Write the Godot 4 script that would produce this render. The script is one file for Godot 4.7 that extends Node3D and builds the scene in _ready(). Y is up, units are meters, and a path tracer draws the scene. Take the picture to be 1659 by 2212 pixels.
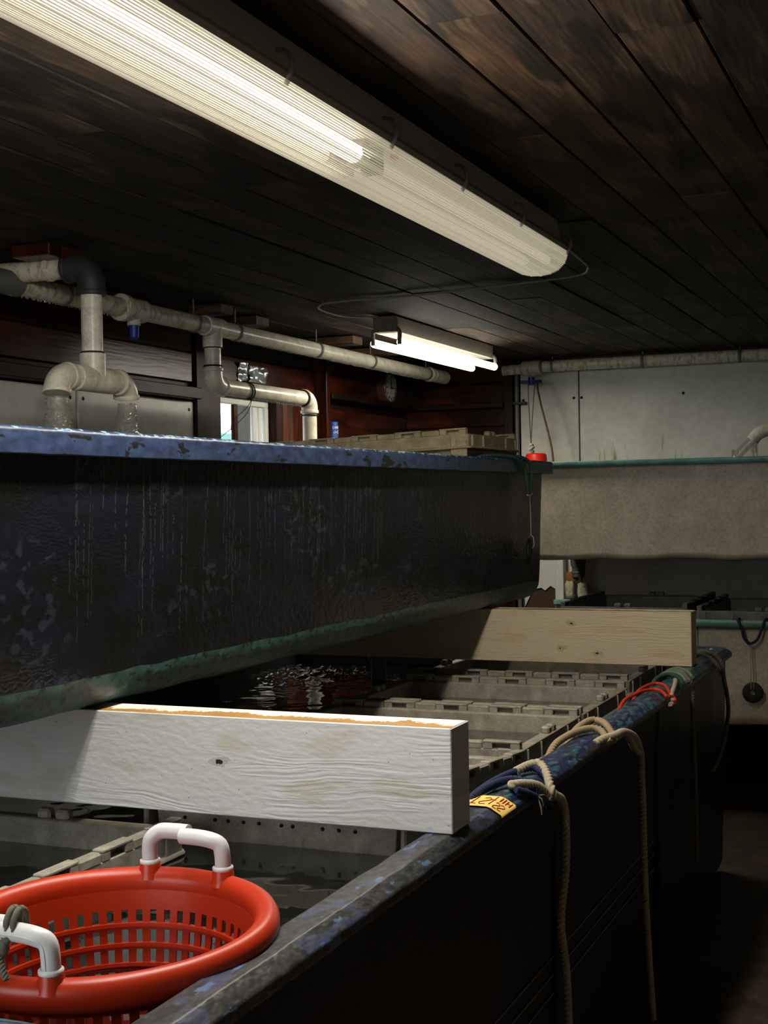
extends Node3D
# A lobster pound: two stacked blue tanks on painted timbers, plumbing along a low plank ceiling.
# World: x to the right, y up, -z along the tanks towards the end wall. Metres.

var M := {}
var taken := {}
var rng := RandomNumberGenerator.new()
const CEIL := 2.22
const WATER := 0.738
const LAMP_DOWN := 0.82
const LAMP_SIDE := 1.7
const STRIP := 2.0

# ---------------------------------------------------------------- mesh builder
class MB:
	var v := PackedVector3Array()
	var n := PackedVector3Array()
	var uv := PackedVector2Array()
	var ix := PackedInt32Array()
	var xf := Transform3D()
	func put(p: Vector3, nn: Vector3, t: Vector2) -> int:
		v.append(xf * p)
		n.append((xf.basis * nn).normalized())
		uv.append(t)
		return v.size() - 1
	func quad(a: Vector3, b: Vector3, c: Vector3, d: Vector3, want := Vector3.ZERO, t := []) -> void:
		var nn := (c - a).cross(b - a)
		if nn.length() < 1e-12:
			nn = (d - a).cross(c - a)
		if nn.length() < 1e-12:
			return
		nn = nn.normalized()
		var flip := want != Vector3.ZERO and nn.dot(want) < 0.0
		if flip:
			nn = -nn
		if t.is_empty():
			var k := 0 if absf(nn.x) > 0.6 else (1 if absf(nn.y) > 0.6 else 2)
			for p in [a, b, c, d]:
				t.append(Vector2(p.z, p.y) if k == 0 else (Vector2(p.x, p.z) if k == 1 else Vector2(p.x, p.y)))
		var i := put(a, nn, t[0])
		put(b, nn, t[1])
		put(c, nn, t[2])
		put(d, nn, t[3])
		if flip:
			ix.append_array(PackedInt32Array([i, i + 2, i + 1, i, i + 3, i + 2]))
		else:
			ix.append_array(PackedInt32Array([i, i + 1, i + 2, i, i + 2, i + 3]))
	# chamfered box; long = axis that runs along texture u; o shifts the texture
	func box(lo: Vector3, hi: Vector3, bev := 0.002, long := 0, o := Vector2.ZERO, skip := []) -> void:
		var c := (lo + hi) * 0.5
		var h := (hi - lo) * 0.5
		var b := minf(bev, minf(h.x, minf(h.y, h.z)) * 0.6)
		var other := [1, 2] if long == 0 else ([0, 2] if long == 1 else [0, 1])
		var pt := func(s: Vector3, k: int) -> Vector3:
			var q := h - Vector3(b, b, b)
			q[k] = h[k]
			return c + s * q
		var tu := func(p: Vector3, k: int) -> Vector2:
			var r: Vector3 = p - lo
			if k == long:
				return Vector2(r[other[0]], r[other[1]]) + o
			var w: int = other[1] if k == other[0] else other[0]
			return Vector2(r[long], r[w]) + o
		for k in 3:
			var i := (k + 1) % 3
			var j := (k + 2) % 3
			for s in [-1.0, 1.0]:
				var nd := Vector3.ZERO
				nd[k] = s
				if skip.has(nd):
					continue
				var ps := []
				for w in [[-1.0, -1.0], [1.0, -1.0], [1.0, 1.0], [-1.0, 1.0]]:
					var sg := Vector3.ZERO
					sg[k] = s
					sg[i] = w[0]
					sg[j] = w[1]
					ps.append(pt.call(sg, k))
				quad(ps[0], ps[1], ps[2], ps[3], nd, [tu.call(ps[0], k), tu.call(ps[1], k), tu.call(ps[2], k), tu.call(ps[3], k)])
		if b <= 0.0:
			return
		for k in 3:
			var i := (k + 1) % 3
			var j := (k + 2) % 3
			for si in [-1.0, 1.0]:
				for sj in [-1.0, 1.0]:
					var s0 := Vector3.ZERO
					s0[i] = si
					s0[j] = sj
					var s1 := s0
					s0[k] = -1.0
					s1[k] = 1.0
					var nd := Vector3.ZERO
					nd[i] = si
					nd[j] = sj
					var a: Vector3 = pt.call(s0, i)
					var bb: Vector3 = pt.call(s1, i)
					var cc: Vector3 = pt.call(s1, j)
					var dd: Vector3 = pt.call(s0, j)
					quad(a, bb, cc, dd, nd, [tu.call(a, i), tu.call(bb, i), tu.call(cc, i), tu.call(dd, i)])
		for sx in [-1.0, 1.0]:
			for sy in [-1.0, 1.0]:
				for sz in [-1.0, 1.0]:
					var s := Vector3(sx, sy, sz)
					var a: Vector3 = pt.call(s, 0)
					var t0: Vector2 = tu.call(a, other[0])
					quad(a, pt.call(s, 1), pt.call(s, 2), a, s, [t0, t0, t0, t0])
	# rows of points, smooth; closed joins the last column to the first
	func grid(rows: Array, uvs: Array, closed := false, out_from := Vector3.INF, axis_out := false) -> void:
		var nr := rows.size()
		var nc: int = rows[0].size()
		var cols := nc if closed else nc - 1
		var acc := []
		for r in nr:
			var z := PackedVector3Array()
			z.resize(nc)
			acc.append(z)
		var total := 0.0
		for r in nr - 1:
			for c in cols:
				var d := (c + 1) % nc
				var p0: Vector3 = rows[r][c]
				var p1: Vector3 = rows[r][d]
				var p2: Vector3 = rows[r + 1][d]
				var p3: Vector3 = rows[r + 1][c]
				var nn := (p2 - p0).cross(p1 - p3)
				acc[r][c] += nn
				acc[r][d] += nn
				acc[r + 1][d] += nn
				acc[r + 1][c] += nn
				if out_from != Vector3.INF:
					total += nn.dot((p0 + p2) * 0.5 - out_from)
		var sg := -1.0 if total < 0.0 else 1.0
		var base := v.size()
		var wide := nc + 1 if closed else nc
		for r in nr:
			for c in wide:
				var k := c % nc
				put(rows[r][k], acc[r][k] * sg, uvs[r][c])
		for r in nr - 1:
			for c in cols:
				var a := base + r * wide + c
				var b := a + 1
				var e := a + wide
				if sg > 0.0:
					ix.append_array(PackedInt32Array([a, b, e + 1, a, e + 1, e]))
				else:
					ix.append_array(PackedInt32Array([a, e + 1, b, a, e, e + 1]))
	func tube(path: Array, r, sides := 12, caps := true, strands := 0, pitch := 0.03, closed := false) -> void:
		var rows := []
		var uvs := []
		var up := Vector3.UP
		var t0: Vector3 = (path[1] - path[0]).normalized()
		if absf(t0.dot(up)) > 0.9:
			up = Vector3.RIGHT
		var e1 := up.cross(t0).normalized()
		var s := 0.0
		var last := path.size() - 1
		for i in path.size():
			var t: Vector3
			if closed:
				t = (path[(i + 1) % last] - path[(i - 1 + last) % last]).normalized()
			else:
				t = (path[mini(i + 1, last)] - path[maxi(i - 1, 0)]).normalized()
			if i > 0:
				s += (path[i] - path[i - 1]).length()
			e1 = (e1 - t * e1.dot(t)).normalized()
			var e2 := t.cross(e1)
			var rr: float = r[i] if r is Array else r
			var row := PackedVector3Array()
			var ur := PackedVector2Array()
			for k in sides:
				var a := TAU * k / sides
				var q := rr
				if strands > 0:
					q = rr * (0.66 + 0.38 * absf(cos(0.5 * strands * (a - TAU * s / pitch))))
				row.append(path[i] + (e1 * cos(a) + e2 * sin(a)) * q)
				ur.append(Vector2(a * rr, s))
			ur.append(Vector2(TAU * rr, s))
			rows.append(row)
			uvs.append(ur)
		var mid := 0
		# orientation: outwards from the axis of the first segment
		var before := v.size()
		grid(rows, uvs, true, Vector3.INF)
		var o: Vector3 = xf * path[0]
		if n[before].dot(v[before] - o) < 0.0:
			for i in range(before, n.size()):
				n[i] = -n[i]
			var q := ix.size() - (rows.size() - 1) * sides * 6
			for i in range(q, ix.size(), 3):
				mid = ix[i + 1]
				ix[i + 1] = ix[i + 2]
				ix[i + 2] = mid
		if caps and not closed:
			for e in [0, last]:
				var t: Vector3 = (path[0] - path[1]) if e == 0 else (path[last] - path[last - 1])
				for k in sides:
					var row: PackedVector3Array = rows[e]
					quad(path[e], row[k], row[(k + 1) % sides], path[e], t)
	func lathe(profile: Array, segs := 24, a0 := 0.0, a1 := TAU) -> void:
		var rows := []
		var uvs := []
		var full := a1 - a0 > TAU - 0.001
		var s := 0.0
		var mid := Vector3.ZERO
		for i in profile.size():
			var p: Vector2 = profile[i]
			if i > 0:
				s += p.distance_to(profile[i - 1])
			var row := PackedVector3Array()
			var ur := PackedVector2Array()
			for k in (segs if full else segs + 1):
				var a := a0 + (a1 - a0) * k / segs
				row.append(Vector3(p.x * cos(a), p.y, p.x * sin(a)))
				ur.append(Vector2(a * 0.1, s))
			if full:
				ur.append(Vector2(a1 * 0.1, s))
			rows.append(row)
			uvs.append(ur)
			mid += Vector3(0, p.y, 0)
		grid(rows, uvs, full, mid / profile.size())
	# rings run round a rectangle with rounded corners: levels are [inset, height]
	func loft(x0: float, x1: float, zn: float, zf: float, r: float, levels: Array, nl: int, ns: int, nc := 6, amp := 0.0, noise: FastNoiseLite = null) -> void:
		var rows := []
		var uvs := []
		var cum := PackedFloat32Array()
		var vv := 0.0
		for L in levels.size():
			var d: float = levels[L][0]
			var y: float = levels[L][1]
			var rr := maxf(r - d, 0.004)
			var a := x0 + d
			var b := x1 - d
			var near := zn - d
			var far := zf + d
			var row := PackedVector3Array()
			for i in nl:
				row.append(Vector3(b, y, lerpf(near - rr, far + rr, float(i) / nl)))
			for i in nc:
				var t := PI / 2 * i / nc
				row.append(Vector3(b - rr + rr * cos(t), y, far + rr - rr * sin(t)))
			for i in ns:
				row.append(Vector3(lerpf(b - rr, a + rr, float(i) / ns), y, far))
			for i in nc:
				var t := PI / 2 * i / nc
				row.append(Vector3(a + rr - rr * sin(t), y, far + rr - rr * cos(t)))
			for i in nl:
				row.append(Vector3(a, y, lerpf(far + rr, near - rr, float(i) / nl)))
			for i in nc:
				var t := PI / 2 * i / nc
				row.append(Vector3(a + rr - rr * cos(t), y, near - rr + rr * sin(t)))
			for i in ns:
				row.append(Vector3(lerpf(a + rr, b - rr, float(i) / ns), y, near))
			for i in nc:
				var t := PI / 2 * i / nc
				row.append(Vector3(b - rr + rr * sin(t), y, near - rr + rr * cos(t)))
			if amp > 0.0:
				for i in row.size():
					var p := row[i]
					row[i] = p + Vector3(noise.get_noise_3d(p.x * 9, p.y * 9, p.z * 9), noise.get_noise_3d(p.z * 9, p.x * 9 + 40, p.y * 9), noise.get_noise_3d(p.y * 9 + 80, p.z * 9, p.x * 9)) * amp
			if L == 0:
				cum.append(0.0)
				for i in row.size():
					cum.append(cum[i] + (row[(i + 1) % row.size()] - row[i]).length())
			else:
				vv += Vector2(levels[L][0] - levels[L - 1][0], levels[L][1] - levels[L - 1][1]).length()
			var ur := PackedVector2Array()
			for c in cum:
				ur.append(Vector2(c, vv))
			rows.append(row)
			uvs.append(ur)
		grid(rows, uvs, true, Vector3((x0 + x1) / 2, levels[0][1], (zn + zf) / 2))
	func plate(pts: Array, thick: Vector3, nrm: Vector3) -> void:   # a flat outline with thickness
		var flat := PackedVector2Array()
		var e1: Vector3 = Vector3.UP.cross(nrm) if absf(nrm.y) < 0.9 else Vector3.RIGHT
		e1 = e1.normalized()
		var e2 := nrm.cross(e1).normalized()
		for p in pts:
			flat.append(Vector2(p.dot(e1), p.dot(e2)))
		var tri := Geometry2D.triangulate_polygon(flat)
		for i in range(0, tri.size(), 3):
			var a: Vector3 = pts[tri[i]]
			var b: Vector3 = pts[tri[i + 1]]
			var c: Vector3 = pts[tri[i + 2]]
			quad(a + thick, b + thick, c + thick, a + thick, nrm)
			quad(a, b, c, a, -nrm)
		var mid := Vector3.ZERO
		for p in pts:
			mid += p
		mid /= pts.size()
		for i in pts.size():
			var a: Vector3 = pts[i]
			var b: Vector3 = pts[(i + 1) % pts.size()]
			var side := (b - a).cross(nrm)
			if side.dot((a + b) * 0.5 - mid) < 0.0:
				side = -side
			quad(a, b, b + thick, a + thick, side)
	func mesh() -> ArrayMesh:
		var arr := []
		arr.resize(Mesh.ARRAY_MAX)
		arr[Mesh.ARRAY_VERTEX] = v
		arr[Mesh.ARRAY_NORMAL] = n
		arr[Mesh.ARRAY_TEX_UV] = uv
		arr[Mesh.ARRAY_INDEX] = ix
		var m := ArrayMesh.new()
		m.add_surface_from_arrays(Mesh.PRIMITIVE_TRIANGLES, arr)
		return m

# ---------------------------------------------------------------- scene helpers
func numbered(called: String) -> String:
	if not taken.has(called):
		taken[called] = 0
		return called
	taken[called] += 1
	return "%s_%03d" % [called, taken[called]]

func tag(o: Node3D, label := "", category := "", group := "", kind := "") -> void:
	if label: o.set_meta("label", label)
	if category: o.set_meta("category", category)
	if group: o.set_meta("group", group)
	if kind: o.set_meta("kind", kind)

func thing(called: String, label: String, category: String, at := Vector3.ZERO, group := "") -> Node3D:
	var o := Node3D.new()
	o.name = numbered(called)
	add_child(o)
	o.position = at
	tag(o, label, category, group)
	return o

# a part whose mesh was built in world coordinates
func part(parent: Node3D, called: String, b: MB, m: Material) -> MeshInstance3D:
	var o := MeshInstance3D.new()
	o.name = called
	o.mesh = b.mesh()
	o.material_override = null
	o.set_surface_override_material(0, m)
	parent.add_child(o, true)
	if parent.get_parent() == self:
		o.position = -parent.position
	return o

# a part placed in its parent's own axes
func piece(parent: Node3D, called: String, m: Mesh, mt: Material, at := Transform3D()) -> MeshInstance3D:
	var o := MeshInstance3D.new()
	o.name = called
	o.mesh = m
	o.set_surface_override_material(0, mt)
	o.transform = at
	parent.add_child(o, true)
	return o

func solo(called: String, label: String, category: String, b: MB, m: Material, group := "", kind := "") -> MeshInstance3D:
	var o := MeshInstance3D.new()
	o.name = numbered(called)
	var lo := b.v[0]
	var hi := b.v[0]
	for p in b.v:
		lo = lo.min(p)
		hi = hi.max(p)
	var base := Vector3((lo.x + hi.x) / 2, lo.y, (lo.z + hi.z) / 2)
	for i in b.v.size():
		b.v[i] -= base
	o.mesh = b.mesh()
	o.set_surface_override_material(0, m)
	o.position = base
	add_child(o)
	tag(o, label, category, group, kind)
	return o

func struct(called: String, b: MB, m: Material, label := "") -> MeshInstance3D:
	var o := MeshInstance3D.new()
	o.name = numbered(called)
	o.mesh = b.mesh()
	o.set_surface_override_material(0, m)
	add_child(o)
	tag(o, label, "", "", "structure")
	return o

func sub(parent: Node3D, called: String, b: MB, m: Material) -> MeshInstance3D:   # piece of the setting or sub-part; parent sits at its thing's origin
	var o := MeshInstance3D.new()
	o.name = called
	o.mesh = b.mesh()
	o.set_surface_override_material(0, m)
	parent.add_child(o, true)
	return o

func cr(pts: Array, step := 0.01) -> Array:   # Catmull-Rom through points
	var out := []
	for i in pts.size() - 1:
		var p0: Vector3 = pts[maxi(i - 1, 0)]
		var p1: Vector3 = pts[i]
		var p2: Vector3 = pts[i + 1]
		var p3: Vector3 = pts[mini(i + 2, pts.size() - 1)]
		var k := maxi(1, int(ceil((p2 - p1).length() / step)))
		for j in k:
			var t := float(j) / k
			out.append(0.5 * (2.0 * p1 + (p2 - p0) * t + (2.0 * p0 - 5.0 * p1 + 4.0 * p2 - p3) * t * t + (3.0 * p1 - p0 - 3.0 * p2 + p3) * t * t * t))
	out.append(pts[-1])
	return out

func rope(pts: Array, r: float, pitch: float) -> MB:
	var b := MB.new()
	b.tube(cr(pts, pitch / 20.0), r, 18, true, 3, pitch)
	return b

func rod(pts: Array, r: float, step := 0.01, sides := 8) -> MB:
	var b := MB.new()
	b.tube(cr(pts, step), r, sides)
	return b

func pipe(a: Vector3, c: Vector3, r: float, sides := 24) -> MB:
	var b := MB.new()
	b.tube([a, c], r, sides)
	return b

func elbow(at: Vector3, d0: Vector3, d1: Vector3, r: float, bend: float, collar := 0.03) -> MB:   # comes in along d0, leaves along d1
	var b := MB.new()
	var path := [at - d0 * (bend + collar)]
	for i in 11:
		var t := PI / 2 * i / 10
		path.append(at - d0 * bend + d0 * bend * sin(t) + d1 * bend * (1.0 - cos(t)))
	path.append(at + d1 * (bend + collar))
	b.tube(path, r, 24)
	for e in [[at - d0 * (bend + collar), d0], [at + d1 * (bend + collar), -d1]]:
		var p: Vector3 = e[0]
		var d: Vector3 = e[1]
		b.tube([p - d * 0.001, p + d * 0.001, p + d * 0.012, p + d * 0.014], [r + 0.001, r + 0.004, r + 0.004, r + 0.001], 24)
	return b

# ---------------------------------------------------------------- textures
func nz(s: int, f: float, oct := 4) -> FastNoiseLite:
	var q := FastNoiseLite.new()
	q.seed = s
	q.frequency = f
	q.noise_type = FastNoiseLite.TYPE_SIMPLEX
	q.fractal_octaves = oct
	return q

func bake(w: int, h: int, f: Callable) -> Array:   # f(x, y) gives an sRGB colour, its alpha is the relief
	var c := PackedByteArray()
	var g := PackedByteArray()
	c.resize(w * h * 3)
	g.resize(w * h)
	var i := 0
	for y in h:
		for x in w:
			var k: Color = f.call(x, y)
			c[i * 3] = clampi(int(k.r * 255.0), 0, 255)
			c[i * 3 + 1] = clampi(int(k.g * 255.0), 0, 255)
			c[i * 3 + 2] = clampi(int(k.b * 255.0), 0, 255)
			g[i] = clampi(int(k.a * 255.0), 0, 255)
			i += 1
	return [Image.create_from_data(w, h, false, Image.FORMAT_RGB8, c), Image.create_from_data(w, h, false, Image.FORMAT_L8, g)]

func mk(called: String, col: Color, rough := 0.6, o := {}) -> StandardMaterial3D:
	var m := StandardMaterial3D.new()
	m.resource_name = called
	m.albedo_color = col
	m.roughness = rough
	m.metallic = o.get("metal", 0.0)
	m.metallic_specular = o.get("spec", 0.5)
	if o.has("tex"):
		m.albedo_texture = o.tex
	if o.has("bump"):
		m.heightmap_enabled = true
		m.heightmap_texture = o.bump
		m.heightmap_scale = o.get("bs", 0.1)
	if o.has("size"):
		m.uv1_scale = Vector3(1.0 / o.size.x, 1.0 / o.size.y, 1)
	if o.has("tri"):
		m.uv1_triplanar = true
		m.uv1_world_triplanar = true
		m.uv1_scale = Vector3.ONE / float(o.tri)
	if o.has("coat"):
		m.clearcoat_enabled = true
		m.clearcoat = o.coat
		m.clearcoat_roughness = o.get("coat_rough", 0.1)
	if o.has("alpha"):
		m.transparency = BaseMaterial3D.TRANSPARENCY_ALPHA
		m.albedo_color.a = o.alpha
	if o.has("glow"):
		m.emission_enabled = true
		m.emission = o.glow
		m.emission_energy_multiplier = o.get("power", 1.0)
	M[called] = m
	return m

func itex(im: Image) -> ImageTexture:
	return ImageTexture.create_from_image(im)

func textures() -> void:
	# --- weathered ceiling board: u 3.2 m along the grain, v 0.8 m across
	var a := nz(1, 1.0, 5)
	var b := nz(2, 1.0, 4)
	var c := nz(3, 1.0, 3)
	var w := bake(1024, 256, func(x: int, y: int) -> Color:
		var u := x * 0.003125
		var t := y * 0.003125
		var g := a.get_noise_2d(u * 2.26, t * 60.0 + 0.9 * b.get_noise_2d(u * 1.2, t * 3.0))
		var st := b.get_noise_2d(u * 1.7 + 9.0, t * 5.0)
		var pale := smoothstep(0.12, 0.42, c.get_noise_2d(u * 2.3 + 31.0, t * 9.0))
		var k := 0.66 + 0.11 * g + 0.24 * st
		var col := Color(0.50, 0.42, 0.34) * k
		col = col.lerp(Color(0.66, 0.58, 0.47) * (0.8 + 0.3 * g), pale * 0.42)
		var mold := smoothstep(0.18, 0.5, c.get_noise_2d(u * 1.4 - 12.0, t * 6.0 + 7.0))
		col = col.lerp(Color(0.16, 0.16, 0.13), mold * 0.7)
		col.a = 0.5 + 0.45 * g
		return col)
	var wt := itex(w[0])
	var wh := itex(w[1])
	var i := 0
	for k in [Color(0.72, 0.67, 0.63), Color(0.56, 0.54, 0.53), Color(0.81, 0.74, 0.67), Color(0.41, 0.405, 0.41)]:
		mk("board%d" % i, k, 0.75, {"tex": wt, "bump": wh, "bs": 0.12, "size": Vector2(3.2, 0.8), "spec": 0.3})
		i += 1
	mk("varnish", Color(0.68, 0.36, 0.24), 0.30, {"tex": wt, "bump": wh, "bs": 0.05, "size": Vector2(3.2, 0.8), "spec": 0.32})
	mk("varnish_dark", Color(0.42, 0.24, 0.17), 0.48, {"tex": wt, "bump": wh, "bs": 0.05, "size": Vector2(3.2, 0.8), "spec": 0.32})
	mk("varnish_light", Color(1.0, 0.62, 0.46), 0.35, {"tex": wt, "bump": wh, "bs": 0.05, "size": Vector2(3.2, 0.8)})
	mk("raw_wood", Color(0.95, 0.82, 0.66), 0.75, {"tex": wt, "bump": wh, "bs": 0.05, "size": Vector2(3.2, 0.8)})
	# --- white painted timber: u 2.0 m, v 0.25 m
	var knots := [Vector2(0.452, 0.083), Vector2(1.29, 0.045), Vector2(1.33, 0.13), Vector2(1.20, 0.145)]
	var fib := func(u: float, t: float) -> float:
		var dt := 0.0
		for q in knots:
			var d: Vector2 = Vector2((u - q.x) * 0.35, t - q.y)
			dt += 0.016 * signf(d.y) * exp(-d.length() * 26.0)
		return t - dt + 0.010 * b.get_noise_2d(u * 2.26, t * 5.0) + 0.02 * c.get_noise_2d(u * 0.7, 3.0)
	var p := bake(1536, 192, func(x: int, y: int) -> Color:
		var u := x * 0.00130208
		var t := y * 0.00130208
		var f: float = fib.call(u, t)
		var g := a.get_noise_2d(u * 3.0, f * 130.0)
		var soft := smoothstep(-0.25, 0.2, c.get_noise_2d(u * 1.8 + 5.0, t * 6.0))
		var blot := b.get_noise_2d(u * 28.0, t * 55.0)
		var ht := 0.5 + 0.34 * g * soft + 0.16 * blot
		var col := Color(0.835, 0.835, 0.825) * (0.97 + 0.03 * g)
		var dirt := smoothstep(0.25, 0.6, b.get_noise_2d(u * 3.0 + 50.0, t * 9.0))
		col = col.lerp(Color(0.74, 0.71, 0.62), dirt * 0.5)
		var chip := a.get_noise_2d(u * 120.0 + 70.0, t * 120.0)
		if chip > 0.82 and soft < 0.7:
			col = Color(0.10, 0.09, 0.07)
			ht -= 0.3
		for q in knots:
			var d := Vector2((u - q.x) * 0.55, t - q.y).length()
			if d < (0.0042 if q.x < 0.6 else 0.0020) + 0.0022 * blot:
				col = Color(0.12, 0.10, 0.06)
				ht = 0.1
			elif d < 0.010 + 0.006 * blot:
				col = col.lerp(Color(0.62, 0.60, 0.50), 0.45)
				ht -= 0.15
		col.a = ht
		return col)
	mk("white_paint", Color(1, 1, 1), 0.5, {"tex": itex(p[0]), "bump": itex(p[1]), "bs": 0.20, "size": Vector2(2.0, 0.25), "spec": 0.4})
	mk("white_paint_warm", Color(0.97, 0.90, 0.78), 0.55, {"tex": itex(p[0]), "bump": itex(p[1]), "bs": 0.20, "size": Vector2(2.0, 0.25), "spec": 0.4})
	# --- top of the timber, paint worn off along the front edge: u 2.0 m, v 0.095 m (v = 0 at the front)
	var tp := bake(1024, 64, func(x: int, y: int) -> Color:
		var u := x * 0.001953
		var t := y * 0.00148
		var e := 0.040 + 0.034 * a.get_noise_2d(u * 7.0, 2.0) + 0.016 * b.get_noise_2d(u * 60.0, t * 120.0)
		var g := a.get_noise_2d(u * 4.0, t * 160.0)
		if t < e:
			return Color(0.62 + 0.14 * g, 0.46 + 0.12 * g, 0.24 + 0.08 * g, 0.3 + 0.2 * g)
		return Color(0.90, 0.88, 0.82, 0.6 + 0.2 * g) * Color(1, 1, 1, 1))
	mk("worn_top", Color(1, 1, 1), 0.6, {"tex": itex(tp[0]), "bump": itex(tp[1]), "bs": 0.12, "size": Vector2(2.0, 0.095)})
	# --- outer wall of the upper tank: u 4.2 m along it, v 0.55 m (v = 0 at the bottom)
	var e := nz(8, 1.0, 4)
	var uw := bake(2048, 288, func(x: int, y: int) -> Color:
		var u := x * 0.00205
		var t := y * 0.00191
		var bl := b.get_noise_2d(u * 2.3, t * 4.5)
		var fine := e.get_noise_2d(u * 30.0, t * 34.0)
		var col := Color(0.068, 0.080, 0.108)
		col = col.lerp(Color(0.070, 0.071, 0.074), smoothstep(-0.12, 0.22, bl + 0.15 * fine))
		col = col.lerp(Color(0.080, 0.092, 0.140), smoothstep(0.0, 0.5, c.get_noise_2d(u * 3.1 + 17.0, t * 7.0) + 0.35 * fine) * 0.8)
		var scuff := smoothstep(0.26, 0.46, e.get_noise_2d(u * 14.0 + 90.0, t * 22.0)) * smoothstep(0.0, 0.3, c.get_noise_2d(u * 1.6 + 60.0, t * 3.0))
		col = col.lerp(Color(0.19, 0.21, 0.27), scuff * 0.6)
		var weave := 0.5 + 0.25 * sin(u * 900.0 + 5.0 * fine) * smoothstep(-0.2, 0.3, c.get_noise_2d(u * 3.0, t * 5.0)) + 0.25 * sin(t * 760.0 + 5.0 * fine) * smoothstep(-0.2, 0.3, b.get_noise_2d(u * 4.0 + 20.0, t * 5.0))
		col.a = 0.25 + 0.5 * weave + 0.25 * fine
		return col)
	# dried runs of sea water below the rim
	var im: Image = uw[0]
	var hm: Image = uw[1]
	rng.seed = 41
	for k in 120:
		var u := 0.0
		if k < 70:
			u = rng.randf_range(1.40, 2.35)
		elif k < 92:
			u = rng.randf_range(0.85, 1.4)
		else:
			u = rng.randf_range(0.7, 3.4)
		var t := 0.50 - (0.0 if rng.randf() < 0.6 else rng.randf_range(0.05, 0.25))
		var end := maxf(0.06, t - rng.randf_range(0.08, 0.34))
		var wob := rng.randf() * 100.0
		var st := rng.randf_range(0.35, 1.0)
		while t > end:
			u += 0.0006 * e.get_noise_2d(t * 60.0, wob)
			if e.get_noise_2d(t * 40.0 + 30.0, wob) > -0.18:
				var x := int(u / 0.00205)
				var y := int(t / 0.00191)
				if x >= 0 and x < 2048 and y >= 0 and y < 288:
					var o := im.get_pixel(x, y)
					im.set_pixel(x, y, o.lerp(Color(0.45, 0.46, 0.42), 0.55 * st))
					hm.set_pixel(x, y, Color(0.95, 0.95, 0.95))
			t -= 0.00191
	mk("upper_wall", Color(1, 1, 1), 0.30, {"tex": itex(im), "bump": itex(hm), "bs": 0.22, "size": Vector2(4.2, 0.55), "spec": 0.42})
	# --- painted rim of the upper tank: u 4.2 m, v 0.2 m
	var ur := bake(2048, 96, func(x: int, y: int) -> Color:
		var u := x * 0.00205
		var t := y * 0.00208
		var f := e.get_noise_2d(u * 16.0, t * 30.0)
		var col := Color(0.180, 0.235, 0.345) * (0.95 + 0.22 * f)
		var chip := a.get_noise_2d(u * 7.0 + 11.0, t * 22.0) + 0.15 * f
		var lots := 0.14 * exp(-pow((u - 2.28) * 5.0, 2.0)) + 0.05 * exp(-pow((u - 0.85) * 6.0, 2.0))
		if chip > 0.62 - lots * 2.6:
			col = Color(0.10, 0.10, 0.11)
		var edge := absf(t - 0.085)
		if edge < 0.006 and c.get_noise_2d(u * 22.0, t * 60.0) > 0.30:
			col = col.lerp(Color(0.55, 0.70, 0.78), 0.75)
		col.a = 0.5 + 0.4 * f
		return col)
	mk("upper_rim", Color(1, 1, 1), 0.32, {"tex": itex(ur[0]), "bump": itex(ur[1]), "bs": 0.10, "size": Vector2(4.2, 0.2), "spec": 0.5})
	# --- sea-green band under the upper tank
	var gb := bake(512, 64, func(x: int, y: int) -> Color:
		var u := x * 0.0041
		var t := y * 0.0041
		var f := e.get_noise_2d(u * 20.0, t * 26.0)
		var col := Color(0.21, 0.35, 0.32) * (0.95 + 0.25 * f)
		if a.get_noise_2d(u * 26.0, t * 40.0) > 0.44:
			col = Color(0.10, 0.12, 0.15)
		col.a = 0.5 + 0.4 * f
		return col)
	mk("green_band", Color(1, 1, 1), 0.45, {"tex": itex(gb[0]), "bump": itex(gb[1]), "bs": 0.2, "size": Vector2(2.1, 0.26)})
	# --- rim of the lower tank: u 4.1 m from its near end, v 0.2 m
	var lr := bake(2048, 96, func(x: int, y: int) -> Color:
		var u := x * 0.002
		var t := y * 0.00208
		var f := e.get_noise_2d(u * 24.0, t * 40.0)
		var worn := smoothstep(1.28, 1.02, u + 0.22 * b.get_noise_2d(u * 5.0, t * 8.0))
		var col := Color(0.13, 0.17, 0.30).lerp(Color(0.20, 0.20, 0.205), worn)
		col *= 0.92 + 0.35 * f
		var pa := a.get_noise_2d(u * 6.5, t * 20.0 + 4.0) + 0.12 * f
		if worn > 0.5:
			if pa > 0.56:
				col = Color(0.30, 0.40, 0.55)
			elif c.get_noise_2d(u * 5.0 + 3.0, t * 14.0) > 0.36:
				col = Color(0.22, 0.24, 0.33)
		else:
			var more := smoothstep(2.0, 2.7, u) * 0.30
			if pa > 0.36 - more:
				col = Color(0.20, 0.36, 0.41) * (0.9 + 0.3 * f)
			elif pa < -0.42 + more * 0.6:
				col = Color(0.24, 0.36, 0.46) * (0.9 + 0.3 * f)
			elif c.get_noise_2d(u * 7.0, t * 16.0) > 0.30:
				col = Color(0.12, 0.12, 0.15)
		if absf(t - 0.0245) < 0.004 and f > -0.25:
			col = col.lerp(Color(0.46, 0.47, 0.46), 0.6)
		var scratch := a.get_noise_2d(u * 18.0 + 60.0 * t, t * 150.0)
		if scratch > 0.42:
			col = col.lerp(Color(0.42, 0.43, 0.45), 0.35)
		col.a = 0.5 + 0.4 * f
		return col)
	mk("lower_rim", Color(1, 1, 1), 0.40, {"tex": itex(lr[0]), "bump": itex(lr[1]), "bs": 0.12, "size": Vector2(4.096, 0.2), "spec": 0.5})
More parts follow.
